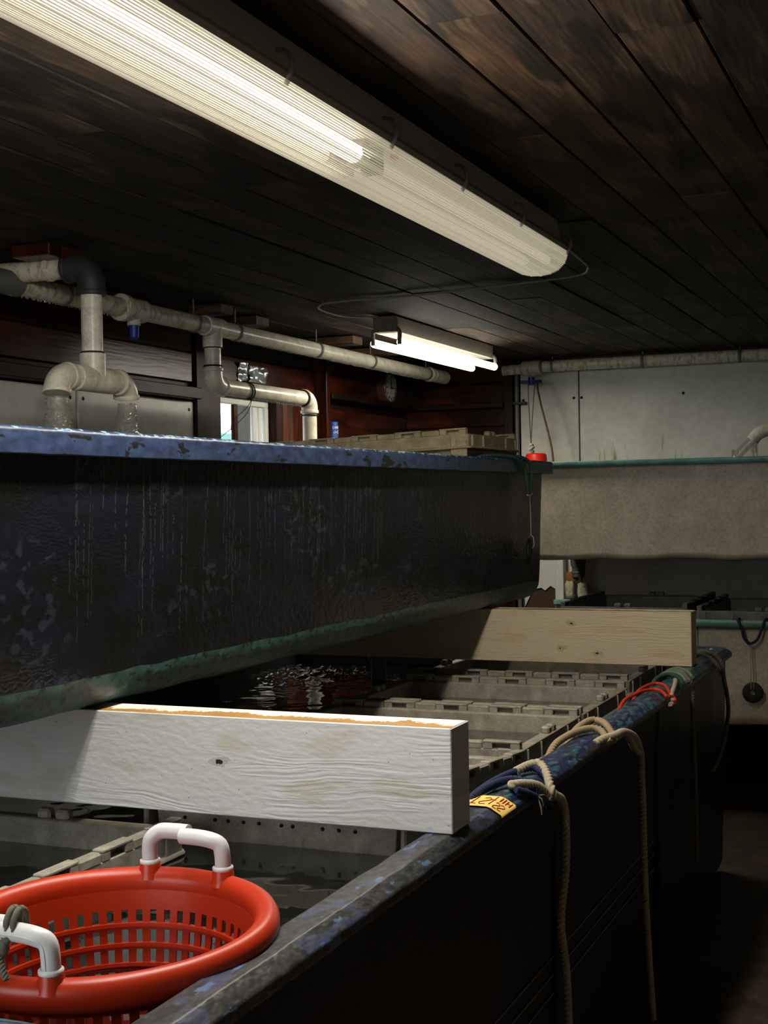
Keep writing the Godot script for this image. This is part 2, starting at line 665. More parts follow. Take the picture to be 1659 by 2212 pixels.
	var lw := bake(512, 128, func(x: int, y: int) -> Color:
		var u := x * 0.008
		var t := y * 0.008
		var f := e.get_noise_2d(u * 12.0, t * 12.0)
		var col := Color(0.050, 0.052, 0.058) * (0.95 + 0.4 * f)
		col = col.lerp(Color(0.075, 0.095, 0.20), smoothstep(0.0, 0.25, b.get_noise_2d(u * 1.5, t * 1.5) + (0.35 if u > 3.55 else -0.25)))
		col.a = 0.5 + 0.5 * a.get_noise_2d(u * 40.0, t * 40.0)
		return col)
	mk("lower_wall", Color(1, 1, 1), 0.42, {"tex": itex(lw[0]), "bump": itex(lw[1]), "bs": 0.12, "size": Vector2(4.096, 1.024), "spec": 0.4})
	# --- general mottles
	var mo := bake(256, 256, func(x: int, y: int) -> Color:
		var f := a.get_noise_2d(x * 0.02, y * 0.02)
		var g := e.get_noise_2d(x * 0.16, y * 0.16)
		var k := 0.86 + 0.14 * f + 0.08 * g
		return Color(k, k * 0.995, k * 0.98, 0.5 + 0.5 * g))
	var mt := itex(mo[0])
	var mh := itex(mo[1])
	mk("pvc", Color(0.97, 0.945, 0.88), 0.32, {"tex": mt, "tri": 0.5, "spec": 0.5})
	var gm := bake(256, 128, func(x: int, y: int) -> Color:
		var f := a.get_noise_2d(x * 0.05, y * 0.05)
		var g := e.get_noise_2d(x * 0.16, y * 0.3)
		var col := Color(0.88, 0.85, 0.77) * (0.95 + 0.12 * f)
		col = col.lerp(Color(0.42, 0.36, 0.27), smoothstep(0.05, 0.45, f + 0.3 * g) * 0.55)
		col.a = 0.5
		return col)
	mk("pvc_grimy", Color(1, 1, 1), 0.40, {"tex": itex(gm[0]), "tri": 0.6, "spec": 0.45})
	mk("pvc_black", Color(0.17, 0.17, 0.175), 0.55)
	mk("rubber_grey", Color(0.36, 0.36, 0.35), 0.6)
	mk("clamp_grey", Color(0.42, 0.42, 0.41), 0.5, {"metal": 0.3})
	mk("joint_black", Color(0.07, 0.07, 0.07), 0.6)
	mk("plug_blue", Color(0.10, 0.22, 0.58), 0.4)
	mk("crate", Color(0.66, 0.635, 0.585), 0.5, {"tex": mt, "tri": 0.4, "bump": mh, "bs": 0.02})
	mk("crate_olive", Color(0.74, 0.69, 0.56), 0.55, {"tex": mt, "tri": 0.4})
	mk("crate_grey", Color(0.46, 0.46, 0.45), 0.55, {"tex": mt, "tri": 0.4})
	# wall sheet with algae runs near the tank water line
	var wp := bake(512, 256, func(x: int, y: int) -> Color:
		var u := x * 0.006
		var t := y * 0.006
		var f := e.get_noise_2d(u * 16.0, t * 16.0)
		var k := 0.85 + 0.05 * a.get_noise_2d(u * 2.0, t * 2.0) + 0.03 * f
		var col := Color(k, k, k * 0.965)
		var alg := smoothstep(0.22, 0.5, a.get_noise_2d(u * 26.0, t * 2.4)) * smoothstep(0.0, 0.25, b.get_noise_2d(u * 2.2 + 4.0, 3.0)) * smoothstep(0.80, 0.72, t) * smoothstep(0.46, 0.60, t + 0.10 * c.get_noise_2d(u * 18.0, 1.0))
		col = col.lerp(Color(0.46, 0.46, 0.26), alg * 0.75)
		col.a = 0.5 + 0.4 * f
		return col)
	mk("wall_sheet", Color(0.96, 0.96, 0.95), 0.40, {"tex": itex(wp[0]), "bump": itex(wp[1]), "bs": 0.03, "size": Vector2(3.072, 1.536), "spec": 0.4})
	var fe := bake(384, 384, func(x: int, y: int) -> Color:
		var f := e.get_noise_2d(x * 0.09, y * 0.09)
		var g := a.get_noise_2d(x * 0.014, y * 0.014)
		var col := Color(0.80, 0.765, 0.69) * (0.96 + 0.07 * f + 0.07 * g)
		if c.get_noise_2d(x * 0.05 + 9.0, y * 0.05) > 0.40:
			col = col.lerp(Color(0.50, 0.44, 0.37), 0.14)
		col.a = 0.5 + 0.35 * f + 0.3 * g
		return col)
	mk("glass_fibre", Color(1, 1, 1), 0.50, {"tex": itex(fe[0]), "bump": itex(fe[1]), "bs": 0.12, "tri": 0.8, "spec": 0.4})
	mk("teal", Color(0.54, 0.76, 0.74), 0.45, {"tex": mt, "tri": 0.5})
	var fl := bake(256, 256, func(x: int, y: int) -> Color:
		var f := a.get_noise_2d(x * 0.03, y * 0.03)
		var g := e.get_noise_2d(x * 0.2, y * 0.2)
		var col := Color(0.27, 0.21, 0.15) * (0.9 + 0.3 * f + 0.2 * g)
		col.a = 0.5 + 0.5 * g
		return col)
	mk("floor", Color(1, 1, 1), 0.7, {"tex": itex(fl[0]), "bump": itex(fl[1]), "bs": 0.1, "tri": 1.2})
	mk("yard", Color(0.62, 0.60, 0.57), 0.9)
	mk("dark_void", Color(0.05, 0.045, 0.04), 0.9)
	mk("shell", Color(0.56, 0.52, 0.47), 0.8)
	mk("ridge_worn_glint", Color(0.50, 0.49, 0.46), 0.6)  # worn ridge edges; the pale tone also paints their glint
	mk("liner", Color(0.10, 0.13, 0.17), 0.5)
	mk("water", Color(0.05, 0.07, 0.07), 0.04, {"alpha": 0.50})
	mk("falling_water", Color(0.60, 0.60, 0.54), 0.06, {"alpha": 0.35})
	mk("basket", Color(0.71, 0.19, 0.07), 0.36, {"spec": 0.45})
	mk("handle_white", Color(0.85, 0.85, 0.84), 0.35)
	mk("fixture_grey", Color(0.66, 0.66, 0.65), 0.5)
	mk("rusty", Color(0.52, 0.49, 0.45), 0.6, {"metal": 0.2, "tex": mt, "tri": 0.1})
	mk("clear_clip", Color(0.55, 0.55, 0.52), 0.2, {"alpha": 0.5})
	mk("cable", Color(0.52, 0.50, 0.46), 0.6)
	mk("rope_white", Color(0.66, 0.62, 0.53), 0.9)
	mk("rope_tan", Color(0.60, 0.52, 0.41), 0.9)
	mk("rope_grey", Color(0.40, 0.39, 0.33), 0.9)
	mk("rope_blue", Color(0.07, 0.12, 0.27), 0.8)
	mk("rope_green", Color(0.16, 0.30, 0.27), 0.85)
	mk("rope_green_white", Color(0.42, 0.50, 0.42), 0.85)
	mk("cord_orange", Color(0.72, 0.20, 0.08), 0.6)
	mk("string", Color(0.62, 0.58, 0.50), 0.8)
	mk("string_dark", Color(0.28, 0.26, 0.22), 0.8)
	mk("iron_disc", Color(0.05, 0.045, 0.04), 0.6)
	mk("red_float", Color(0.86, 0.13, 0.06), 0.4)
	mk("hose", Color(0.33, 0.25, 0.10), 0.45)
	mk("sticker", Color(0.93, 0.80, 0.42), 0.55)
	mk("ink_red", Color(0.62, 0.08, 0.08), 0.6)
	mk("can_blue", Color(0.16, 0.30, 0.62), 0.5)
	mk("print_white", Color(0.86, 0.87, 0.90), 0.5)
	mk("clock_case", Color(0.36, 0.24, 0.18), 0.35)
	mk("clock_face", Color(0.72, 0.72, 0.69), 0.4)
	mk("chrome", Color(0.7, 0.7, 0.7), 0.2, {"metal": 0.9})
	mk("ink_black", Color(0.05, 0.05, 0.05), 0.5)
	mk("foil", Color(0.72, 0.75, 0.78), 0.28, {"metal": 0.85})
	mk("sash_white", Color(0.80, 0.81, 0.79), 0.5)
	mk("glass", Color(0.9, 0.95, 0.95), 0.03, {"alpha": 0.06})
	mk("outside_white", Color(0.86, 0.88, 0.89), 0.8)
	mk("outside_teal", Color(0.38, 0.58, 0.57), 0.8)
	mk("foam", Color(0.80, 0.78, 0.70), 0.85, {"tex": mt, "tri": 0.15, "bump": mh, "bs": 0.1})
	mk("foam_tan", Color(0.52, 0.36, 0.20), 0.9)
	mk("torn_under", Color(0.27, 0.20, 0.13), 0.85)
	mk("screw", Color(0.13, 0.12, 0.11), 0.5)
	mk("drain_grey", Color(0.34, 0.34, 0.33), 0.5)

# ---------------------------------------------------------------- build
func _ready() -> void:
	rng.seed = 7
	set_camera_and_light()
	textures()
	room()
	ceiling()
	left_wall_boards()
	back_wall_boards()
	tanks()
	timbers()
	water()
	crates()
	lamp_long()
	lamp_short()
	main_pipe()
	feed_pipe()
	back_pipes()
	basket()
	ropes()
	small_things()

func set_camera_and_light() -> void:
	var cam := Camera3D.new()
	cam.name = "camera"
	cam.fov = 41.0826
	cam.near = 0.05
	cam.far = 200.0
	cam.transform = Transform3D(Basis(Vector3(0.92174986, -0.01718804, -0.38740388), Vector3(0.0123434, 0.99981145, -0.01499023), Vector3(0.38758848, 0.00903537, 0.92178822)), Vector3(0, 1.42, 0))
	add_child(cam)
	cam.current = true
	var we := WorldEnvironment.new()
	we.name = "surroundings"
	var e := Environment.new()
	e.background_mode = Environment.BG_SKY
	var sky := Sky.new()
	var sm := ProceduralSkyMaterial.new()
	sm.sky_top_color = Color(0.86, 0.88, 0.90)
	sm.sky_horizon_color = Color(0.93, 0.94, 0.95)
	sm.ground_bottom_color = Color(0.5, 0.5, 0.5)
	sm.ground_horizon_color = Color(0.8, 0.82, 0.83)
	sky.sky_material = sm
	e.sky = sky
	e.background_energy_multiplier = 6.6
	e.tonemap_mode = Environment.TONE_MAPPER_LINEAR
	e.tonemap_exposure = 1.0
	e.sdfgi_enabled = true
	e.ssao_enabled = true
	e.ssil_enabled = true
	we.environment = e
	add_child(we)

func area_light(called: String, at: Vector3, size: Vector2, energy: float, col: Color, look := Vector3.DOWN) -> void:
	var l := AreaLight3D.new()
	l.name = called
	l.area_size = size
	l.light_energy = energy
	l.light_color = col
	l.shadow_enabled = true
	l.area_range = 14.0
	add_child(l)
	l.look_at_from_position(at, at + look, Vector3.FORWARD if absf(look.y) > 0.9 else Vector3.UP)

func room() -> void:
	var b := MB.new()
	b.box(Vector3(-3.4, -0.15, -8.0), Vector3(1.8, 0.0, 1.2), 0.0)
	struct("floor", b, M.floor, "dark stained concrete floor of the aisle")
	b = MB.new()   # left wall with the window opening z -5.8855..-5.4033, y 1.0145..1.9022
	b.box(Vector3(-3.25, 0, -8.0), Vector3(-3.0907, 2.26, -5.8855), 0.0)
	b.box(Vector3(-3.25, 0, -5.4033), Vector3(-3.0907, 2.26, 1.2), 0.0)
	b.box(Vector3(-3.25, 0, -5.8855), Vector3(-3.0907, 1.0145, -5.4033), 0.0)
	b.box(Vector3(-3.25, 1.9022, -5.8855), Vector3(-3.0907, 2.26, -5.4033), 0.0)
	struct("wall_left", b, M.varnish_dark, "dark varnished timber wall with a small window")
	b = MB.new()
	b.box(Vector3(-3.25, 0, -8.0), Vector3(1.8, 2.26, -7.694), 0.0)
	struct("wall_back", b, M.varnish_dark, "end wall, varnished boards beside white sheets")
	b = MB.new()
	b.box(Vector3(1.5, 0, -8.0), Vector3(1.7, 2.26, 1.2), 0.0)
	struct("wall_right", b, M.shell, "plain wall along the aisle")
	b = MB.new()   # near wall with the open doorway x -2.95..-1.15
	b.box(Vector3(-3.4, 0, 1.0), Vector3(-2.95, 2.26, 1.2), 0.0)
	b.box(Vector3(-1.15, 0, 1.0), Vector3(1.8, 2.26, 1.2), 0.0)
	b.box(Vector3(-2.95, 2.10, 1.0), Vector3(-1.15, 2.26, 1.2), 0.0)
	struct("wall_front", b, M.shell, "plain wall at the near end of the room with an open doorway")
	b = MB.new()
	b.box(Vector3(-12, -0.3, 1.2), Vector3(12, -0.02, 14), 0.0)
	struct("yard_ground", b, M.yard, "pale gravel yard outside the doorway")

func ceiling() -> void:
	var b := MB.new()
	b.box(Vector3(-3.4, 2.255, -8.0), Vector3(1.8, 2.4, 1.2), 0.0)
	var root := struct("ceiling", b, M.dark_void, "low ceiling of weathered dark planks")
	rng.seed = 5
	var k := 0
	for i in range(-14, 21):
		var x1 := -0.398 - 0.1414 * i
		var x0 := x1 - 0.1414
		if x0 < -3.2 or x1 > 1.6:
			continue
		var z := -7.694
		var first := rng.randf_range(0.7, 2.2)
		while z < -0.3:
			var len := first if z < -7.68 else rng.randf_range(1.5, 2.35)
			var z1 := minf(z + len, 0.4)
			b = MB.new()
			var dy := rng.randf_range(-0.003, 0.003)
			var g := rng.randf_range(0.002, 0.0045)
			b.box(Vector3(x0 + g * 0.5, CEIL + dy, z + 0.001), Vector3(x1 - g * 0.5, CEIL + 0.024, z1 - 0.001), 0.0022, 2, Vector2(rng.randf() * 0.8, rng.randf() * 0.65))
			var r := rng.randf()
			var kind := 3 if r < 0.6 else 1
			if x0 > -1.1 or z1 < -5.0:
				kind = 0 if r < 0.5 else (2 if r < 0.8 else 1)
			sub(root, "plank", b, M["board%d" % kind])
			z = z1
			k += 1

func wall_board(root: Node3D, called: String, lo: Vector3, hi: Vector3, m: Material, long: int, bev := 0.003) -> void:
	var b := MB.new()
	b.box(lo, hi, bev, long, Vector2(rng.randf() * 0.9, rng.randf() * 0.5))
	sub(root, called, b, m)

func left_wall_boards() -> void:
	var root: Node3D = get_node("wall_left")
	rng.seed = 11
	# horizontal varnished boards above the sheets, and beyond the window
	for y in [1.946, 2.078]:
		wall_board(root, "board", Vector3(-3.0907, y, -5.1731), Vector3(-3.071, y + 0.126, -1.7536), M.varnish, 2)
	wall_board(root, "girt", Vector3(-3.0907, 1.8694, -5.1731), Vector3(-3.0195, 1.9187, -1.7536), M.varnish_dark, 2)
	wall_board(root, "board", Vector3(-3.0907, 1.9461, -6.4006), Vector3(-3.071, 2.0886, -5.4033), M.varnish, 2)
	wall_board(root, "board", Vector3(-3.0907, 2.094, -6.4006), Vector3(-3.071, 2.2201, -5.4033), M.varnish_dark, 2)
	for a in [[1.07, 1.20], [1.205, 1.338], [1.343, 1.475], [1.48, 1.612], [1.617, 1.743], [1.749, 1.908], [1.974, 2.089], [2.094, 2.218]]:
		wall_board(root, "board", Vector3(-3.0907, a[0], -7.6939), Vector3(-3.0688, a[1], -6.4554), M.varnish, 2)
	wall_board(root, "girt", Vector3(-3.0907, 1.9516, -7.6939), Vector3(-2.9921, 1.979, -6.4554), M.varnish_dark, 2)
	wall_board(root, "shelf", Vector3(-3.0907, 1.7214, -7.6939), Vector3(-2.9592, 1.7433, -6.4554), M.varnish, 2)
	# posts
	wall_board(root, "post", Vector3(-3.0907, 0.0, -5.3978), Vector3(-3.058, 2.2201, -5.1896), M.varnish_dark, 1)
	wall_board(root, "post", Vector3(-3.0907, 0.0, -6.45), Vector3(-3.003, 2.2201, -6.4061), M.varnish, 1)
	wall_board(root, "casing", Vector3(-3.0907, 0.9597, -6.0883), Vector3(-3.0414, 1.9406, -5.9677), M.varnish_light, 1)
	wall_board(root, "casing", Vector3(-3.0907, 0.9597, -6.4006), Vector3(-3.0688, 1.9406, -6.1376), M.varnish, 1)
	wall_board(root, "casing", Vector3(-3.0907, 0.9597, -5.9622), Vector3(-3.0304, 1.9406, -5.891), M.varnish_dark, 1)
	wall_board(root, "casing", Vector3(-3.0907, 1.9044, -5.9184), Vector3(-3.0359, 1.9406, -5.4033), M.varnish_dark, 2)
	# white sheets on the near part
	var n := 0
	for s in [[-5.184, -4.335], [-4.323, -3.014], [-3.002, -1.6]]:
		var b := MB.new()
		b.box(Vector3(-3.0907, 0.5213, s[0]), Vector3(-3.0754, 1.8606, s[1]), 0.003, 2, Vector2(n * 0.5, 0.6))
		var o := sub(root, "sheet", b, M.wall_sheet)
		n += 1
		for q in [s[0] + 0.035, s[1] - 0.035]:
			b = MB.new()
			b.xf = Transform3D(Basis(Vector3(0, 1, 0), Vector3(1, 0, 0), Vector3(0, 0, -1)), Vector3(-3.0754, 1.8255, q))
			b.lathe([Vector2(0.0, 0.003), Vector2(0.006, 0.003), Vector2(0.008, 0.0)], 10)
			sub(o, "screw", b, M.screw)
	# window: white sash, a brown muntin, panes
	var w := thing("window_1", "small white sash window letting in daylight", "", Vector3(-3.1346, 1.0145, -5.6444))
	tag(w, "", "", "", "structure")
	var b := MB.new()
	b.box(Vector3(-3.10, 1.872, -5.8855), Vector3(-3.072, 1.902, -5.4033), 0.003, 2)
	b.box(Vector3(-3.10, 1.0145, -5.8855), Vector3(-3.072, 1.06, -5.4033), 0.003, 2)
	b.box(Vector3(-3.10, 1.06, -5.412), Vector3(-3.080, 1.872, -5.4033), 0.002, 1)
	b.box(Vector3(-3.10, 1.06, -5.8855), Vector3(-3.072, 1.872, -5.850), 0.003, 1)
	b.box(Vector3(-3.095, 1.06, -5.832), Vector3(-3.082, 1.872, -5.800), 0.003, 1)
	b.box(Vector3(-3.095, 1.06, -5.782), Vector3(-3.080, 1.872, -5.740), 0.003, 1)
	part(w, "sash", b, M.sash_white)
	b = MB.new()
	b.box(Vector3(-3.095, 1.06, -5.592), Vector3(-3.078, 1.872, -5.552), 0.003, 1)
	part(w, "muntin", b, M.varnish)
	for s in [[-5.552, -5.412], [-5.740, -5.592], [-5.800, -5.782], [-5.850, -5.832]]:
		b = MB.new()
		b.box(Vector3(-3.090, 1.06, s[0]), Vector3(-3.087, 1.872, s[1]), 0.0, 1)
		part(w, "pane", b, M.glass)
	# outside: a neighbouring shed with a sea-green board
	var t := thing("shed", "white shed wall with a sea-green board seen through the window", "shed", Vector3(-8.6, 0, -11.0))
	b = MB.new()
	b.box(Vector3(-8.9, 0, -18.0), Vector3(-8.6, 2.55, -9.0), 0.02, 2)
	part(t, "wall", b, M.outside_white)
	b = MB.new()
	b.box(Vector3(-8.62, 2.02, -18.0), Vector3(-8.57, 2.30, -9.0), 0.01, 2)
	part(t, "trim_board", b, M.outside_teal)

func back_wall_boards() -> void:
	var root: Node3D = get_node("wall_back")
	rng.seed = 13
	for a in [[1.07, 1.20], [1.205, 1.338], [1.343, 1.475], [1.48, 1.612], [1.617, 1.743], [1.749, 1.837], [1.842, 1.946], [1.979, 2.089], [2.094, 2.218]]:
		wall_board(root, "board", Vector3(-3.0688, a[0], -7.6939), Vector3(-2.4386, a[1], -7.672), M.varnish, 0)
	wall_board(root, "girt", Vector3(-3.0688, 1.9461, -7.6939), Vector3(-2.4386, 1.979, -7.6172), M.varnish_dark, 0)
	wall_board(root, "post", Vector3(-2.4386, 0.0, -7.6939), Vector3(-2.3838, 2.2014, -7.6282), M.varnish_dark, 1)
	var n := 0
	for s in [[-2.351, -2.0046], [-1.998, -0.68], [-0.674, 0.6], [0.606, 1.5]]:
		var b := MB.new()
		b.box(Vector3(s[0], 0.4117, -7.6939), Vector3(s[1], 2.2014, -7.6753), 0.003, 0, Vector2(n * 0.37, -0.06))
		# texture v runs downwards from the ceiling
		for i in b.uv.size():
			var p := b.v[i]
			b.uv[i] = Vector2(p.x + 2.4, 2.218 - p.y)
		var o := sub(root, "sheet", b, M.wall_sheet)
		for q in ([s[0] + 0.018, s[1] - 0.026] if n != 1 else [s[0] + 0.012, s[0] + 0.592]):
			b = MB.new()
			b.xf = Transform3D(Basis(Vector3(1, 0, 0), Vector3(0, 0, 1), Vector3(0, -1, 0)), Vector3(q, 1.9855, -7.6753))
			b.lathe([Vector2(0.0, 0.004), Vector2(0.006, 0.004), Vector2(0.0085, 0.0)], 12)
			sub(o, "screw", b, M.screw)
		n += 1

# ---------------------------------------------------------------- tanks
func tanks() -> void:
	var wob := nz(21, 0.6, 2)
	# upper blue tank
	var x0 := -2.66
	var x1 := -1.45
	var zn := -1.10
	var zf := -5.20
	var t := thing("fish_tank", "upper blue fibreglass tank resting across the white timbers", "tank", Vector3((x0 + x1) / 2, 1.027, (zn + zf) / 2))
	var b := MB.new()
	b.loft(x0, x1, zn, zf, 0.10, [[0.050, 1.098], [0.048, 1.15], [0.044, 1.25], [0.040, 1.35], [0.036, 1.45], [0.034, 1.512]], 60, 10, 8, 0.003, wob)
	part(t, "wall", b, M.upper_wall)
	b = MB.new()
	b.loft(x0, x1, zn, zf, 0.10, [[0.34, 1.027], [0.14, 1.027], [0.105, 1.030], [0.078, 1.042], [0.060, 1.062], [0.052, 1.082], [0.050, 1.1]], 60, 10, 8, 0.003, wob)
	part(t, "keel_band", b, M.green_band)
	b = MB.new()
	b.loft(x0, x1, zn, zf, 0.06, [[0.036, 1.512], [0.002, 1.507], [0.0, 1.509], [0.0, 1.51], [0.0, 1.546], [0.002, 1.552], [0.007, 1.556], [0.03, 1.558], [0.060, 1.557], [0.066, 1.553], [0.068, 1.545]], 60, 10, 8, 0.0012, wob)
	part(t, "rim", b, M.upper_rim)
	b = MB.new()
	b.loft(x0, x1, zn, zf, 0.10, [[0.068, 1.546], [0.07, 1.45], [0.085, 1.08], [0.16, 1.05], [0.34, 1.047]], 8, 4, 6)
	b.box(Vector3(x0 + 0.3, 1.028, zf + 0.3), Vector3(x1 - 0.3, 1.048, zn - 0.3), 0.0)
	part(t, "liner", b, M.liner)
	# lower blue tank
	x0 = -2.66
	x1 = -0.786
	zn = -1.175
	zf = -5.275
	t = thing("fish_tank", "long dark navy lower tank with ropes tied over its worn rim", "tank", Vector3((x0 + x1) / 2, 0.0, (zn + zf) / 2))
	b = MB.new()
	b.loft(x0, x1, zn, zf, 0.09, [[0.06, 0.02], [0.045, 0.05], [0.040, 0.2], [0.032, 0.5], [0.024, 0.812]], 60, 16, 8, 0.003, wob)
	part(t, "wall", b, M.lower_wall)
	b = MB.new()
	b.loft(x0, x1, zn, zf, 0.09, [[0.024, 0.812], [0.002, 0.811], [0.0, 0.814], [0.0, 0.826], [0.003, 0.831], [0.0225, 0.8425], [0.0235, 0.8433], [0.026, 0.844], [0.066, 0.844], [0.074, 0.839], [0.077, 0.828]], 60, 16, 8, 0.0015, wob)
	part(t, "rim", b, M.lower_rim)
	b = MB.new()
	b.loft(x0, x1, zn, zf, 0.09, [[0.077, 0.83], [0.079, 0.7], [0.085, 0.12], [0.16, 0.08], [0.34, 0.075]], 8, 4, 6)
	b.box(Vector3(x0 + 0.3, 0.05, zf + 0.3), Vector3(x1 - 0.3, 0.076, zn - 0.3), 0.0)
	part(t, "liner", b, M.liner)
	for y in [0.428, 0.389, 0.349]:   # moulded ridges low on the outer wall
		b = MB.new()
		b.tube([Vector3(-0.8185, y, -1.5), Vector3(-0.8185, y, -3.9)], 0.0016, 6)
		part(t, "ridge", b, M.ridge_worn_glint)
	for z in [-2.86, -3.95]:
		b = MB.new()
		b.box(Vector3(-0.83, 0.06, z - 0.012), Vector3(-0.806, 0.80, z + 0.012), 0.006, 1)
		part(t, "upright_rib", b, M.lower_wall)
	# fibreglass tanks along the end wall
	t = thing("fish_tank", "grey-beige fibreglass tank with teal rim along the end wall, upper one", "tank", Vector3(-0.5, 1.13, -6.5))
	b = MB.new()
	b.loft(-2.05, 1.2, -6.10, -7.62, 0.08, [[0.30, 1.128], [0.06, 1.128], [0.02, 1.138], [0.012, 1.16], [0.010, 1.30], [0.008, 1.45], [0.008, 1.56]], 8, 40, 6, 0.014, wob)
	part(t, "wall", b, M.glass_fibre)
	b = MB.new()
	b.loft(-2.09, 1.24, -6.06, -7.64, 0.06, [[0.05, 1.553], [0.0, 1.553], [0.0, 1.575], [0.004, 1.58], [0.09, 1.58], [0.094, 1.57], [0.10, 1.2], [0.3, 1.16]], 8, 20, 6)
	part(t, "rim", b, M.teal)
	b = MB.new()
	b.box(Vector3(-1.95, 1.135, -7.5), Vector3(1.1, 1.165, -6.2), 0.0)
	part(t, "bottom", b, M.liner)
	for x in [-0.2, 1.1]:
		b = MB.new()
		b.box(Vector3(x - 0.045, 0.0, -7.66), Vector3(x + 0.045, 1.125, -7.57), 0.004, 1)
		part(t, "support_post", b, M.white_paint_warm)
	t = thing("fish_tank", "low beige tank with teal rim standing under the end wall tank", "tank", Vector3(-0.3, 0.39, -6.47))
	b = MB.new()
	b.loft(-1.74, 1.2, -6.10, -7.36, 0.08, [[0.30, 0.40], [0.05, 0.40], [0.012, 0.415], [0.008, 0.45], [0.006, 0.65], [0.004, 0.845]], 8, 40, 6, 0.012, wob)
	part(t, "wall", b, M.glass_fibre)
	b = MB.new()
	b.loft(-1.78, 1.24, -6.06, -7.38, 0.06, [[0.05, 0.837], [0.0, 0.837], [0.0, 0.862], [0.004, 0.867], [0.09, 0.867], [0.094, 0.857], [0.10, 0.46], [0.3, 0.43]], 8, 20, 6)
	part(t, "rim", b, M.teal)
	b = MB.new()
	b.box(Vector3(-1.6, 0.41, -7.25), Vector3(1.1, 0.44, -6.2), 0.0)
	part(t, "bottom", b, M.liner)
	for x in [-1.5, -0.3, 0.9]:
		b = MB.new()
		b.box(Vector3(x - 0.05, 0.0, -6.78), Vector3(x + 0.05, 0.41, -6.25), 0.004, 1)
		part(t, "support_block", b, M.dark_void)

func timbers() -> void:
	var specs := [[-0.804, -2.19, "white painted timber with scuffed edges and a knot, nearest the basket", M.white_paint, 0.0], [-0.826, -4.59, "cream painted timber under the far end of the upper tank", M.white_paint_warm, 0.88]]
	for s in specs:
		var xr: float = s[0]
		var z: float = s[1]
		var t := thing("support_timber", s[2], "timber", Vector3(-1.7, 0.843, z - 0.045), "white timbers across the lower tank")
		var b := MB.new()
		var lo := Vector3(-2.60, 0.845, z - 0.092)
		var hi := Vector3(xr, 1.027, z)
		b.box(lo, hi, 0.0018, 0, Vector2.ZERO, [Vector3.UP])
		for i in b.uv.size():   # u from the visible end
			var p := b.v[i]
			var nn := b.n[i]
			if absf(nn.x) > 0.8:
				b.uv[i] = Vector2(0.05 + (p.z - lo.z), 1.027 - p.y)
			else:
				b.uv[i] = Vector2(xr - p.x + (s[4] if s[4] == 0.0 else 0.0) + s[4] * 0.0, (1.027 - p.y) if absf(nn.z) > 0.5 else 0.19)
		if s[4] > 0.0:
			for i in b.uv.size():
				b.uv[i].x = fposmod(b.uv[i].x + s[4], 100.0)
		part(t, "timber", b, s[3])
		b = MB.new()
		b.quad(Vector3(-2.6, 1.027, z - 0.003), Vector3(xr - 0.003, 1.027, z - 0.003), Vector3(xr - 0.003, 1.027, z - 0.089), Vector3(-2.6, 1.027, z - 0.089), Vector3.UP, [Vector2(xr + 2.6 + s[4], 0.0), Vector2(s[4], 0.0), Vector2(s[4], 0.089), Vector2(xr + 2.6 + s[4], 0.089)])
		part(t, "worn_top_face", b, M.worn_top)

func water() -> void:
	# surface of the lower tank: small ripples, a churned patch by the far inlet
	var q := nz(31, 1.0, 3)
	var rows := []
	var uvs := []
	var nx := 118
	var nzz := 266
	for j in nzz + 1:
		var row := PackedVector3Array()
		var u := PackedVector2Array()
		for i in nx + 1:
			var x := lerpf(-2.575, -0.868, float(i) / nx)
			var z := lerpf(-1.26, -5.19, float(j) / nzz)
			var ch := exp(-(pow((x + 2.35) * 2.6, 2.0) + pow((z + 4.95) * 2.6, 2.0)))
			var y := WATER + 0.0010 * q.get_noise_2d(x * 9.0, z * 9.0) + 0.014 * ch * q.get_noise_2d(x * 17.0, z * 17.0)
			row.append(Vector3(x, y, z))
			u.append(Vector2(x, z))
		rows.append(row)
		uvs.append(u)
	var b := MB.new()
	b.grid(rows, uvs, false, Vector3(-1.7, -5, -3.2))
	solo("tank_water", "dark still water filling the long lower tank", "water", b, M.water, "", "stuff")
	b = MB.new()
	rows = []
	uvs = []
	for j in 81:
		var row := PackedVector3Array()
		var u := PackedVector2Array()
		for i in 21:
			var x := lerpf(-2.58, -1.53, i / 20.0)
			var z := lerpf(-1.19, -5.11, j / 80.0)
			row.append(Vector3(x, 1.44 + 0.004 * q.get_noise_2d(x * 14.0, z * 14.0), z))
			u.append(Vector2(x, z))
		rows.append(row)
		uvs.append(u)
	b.grid(rows, uvs, false, Vector3(-1.9, -5, -3.2))
	solo("tank_water", "water inside the upper blue tank under the gushing pipe", "water", b, M.water, "", "stuff")

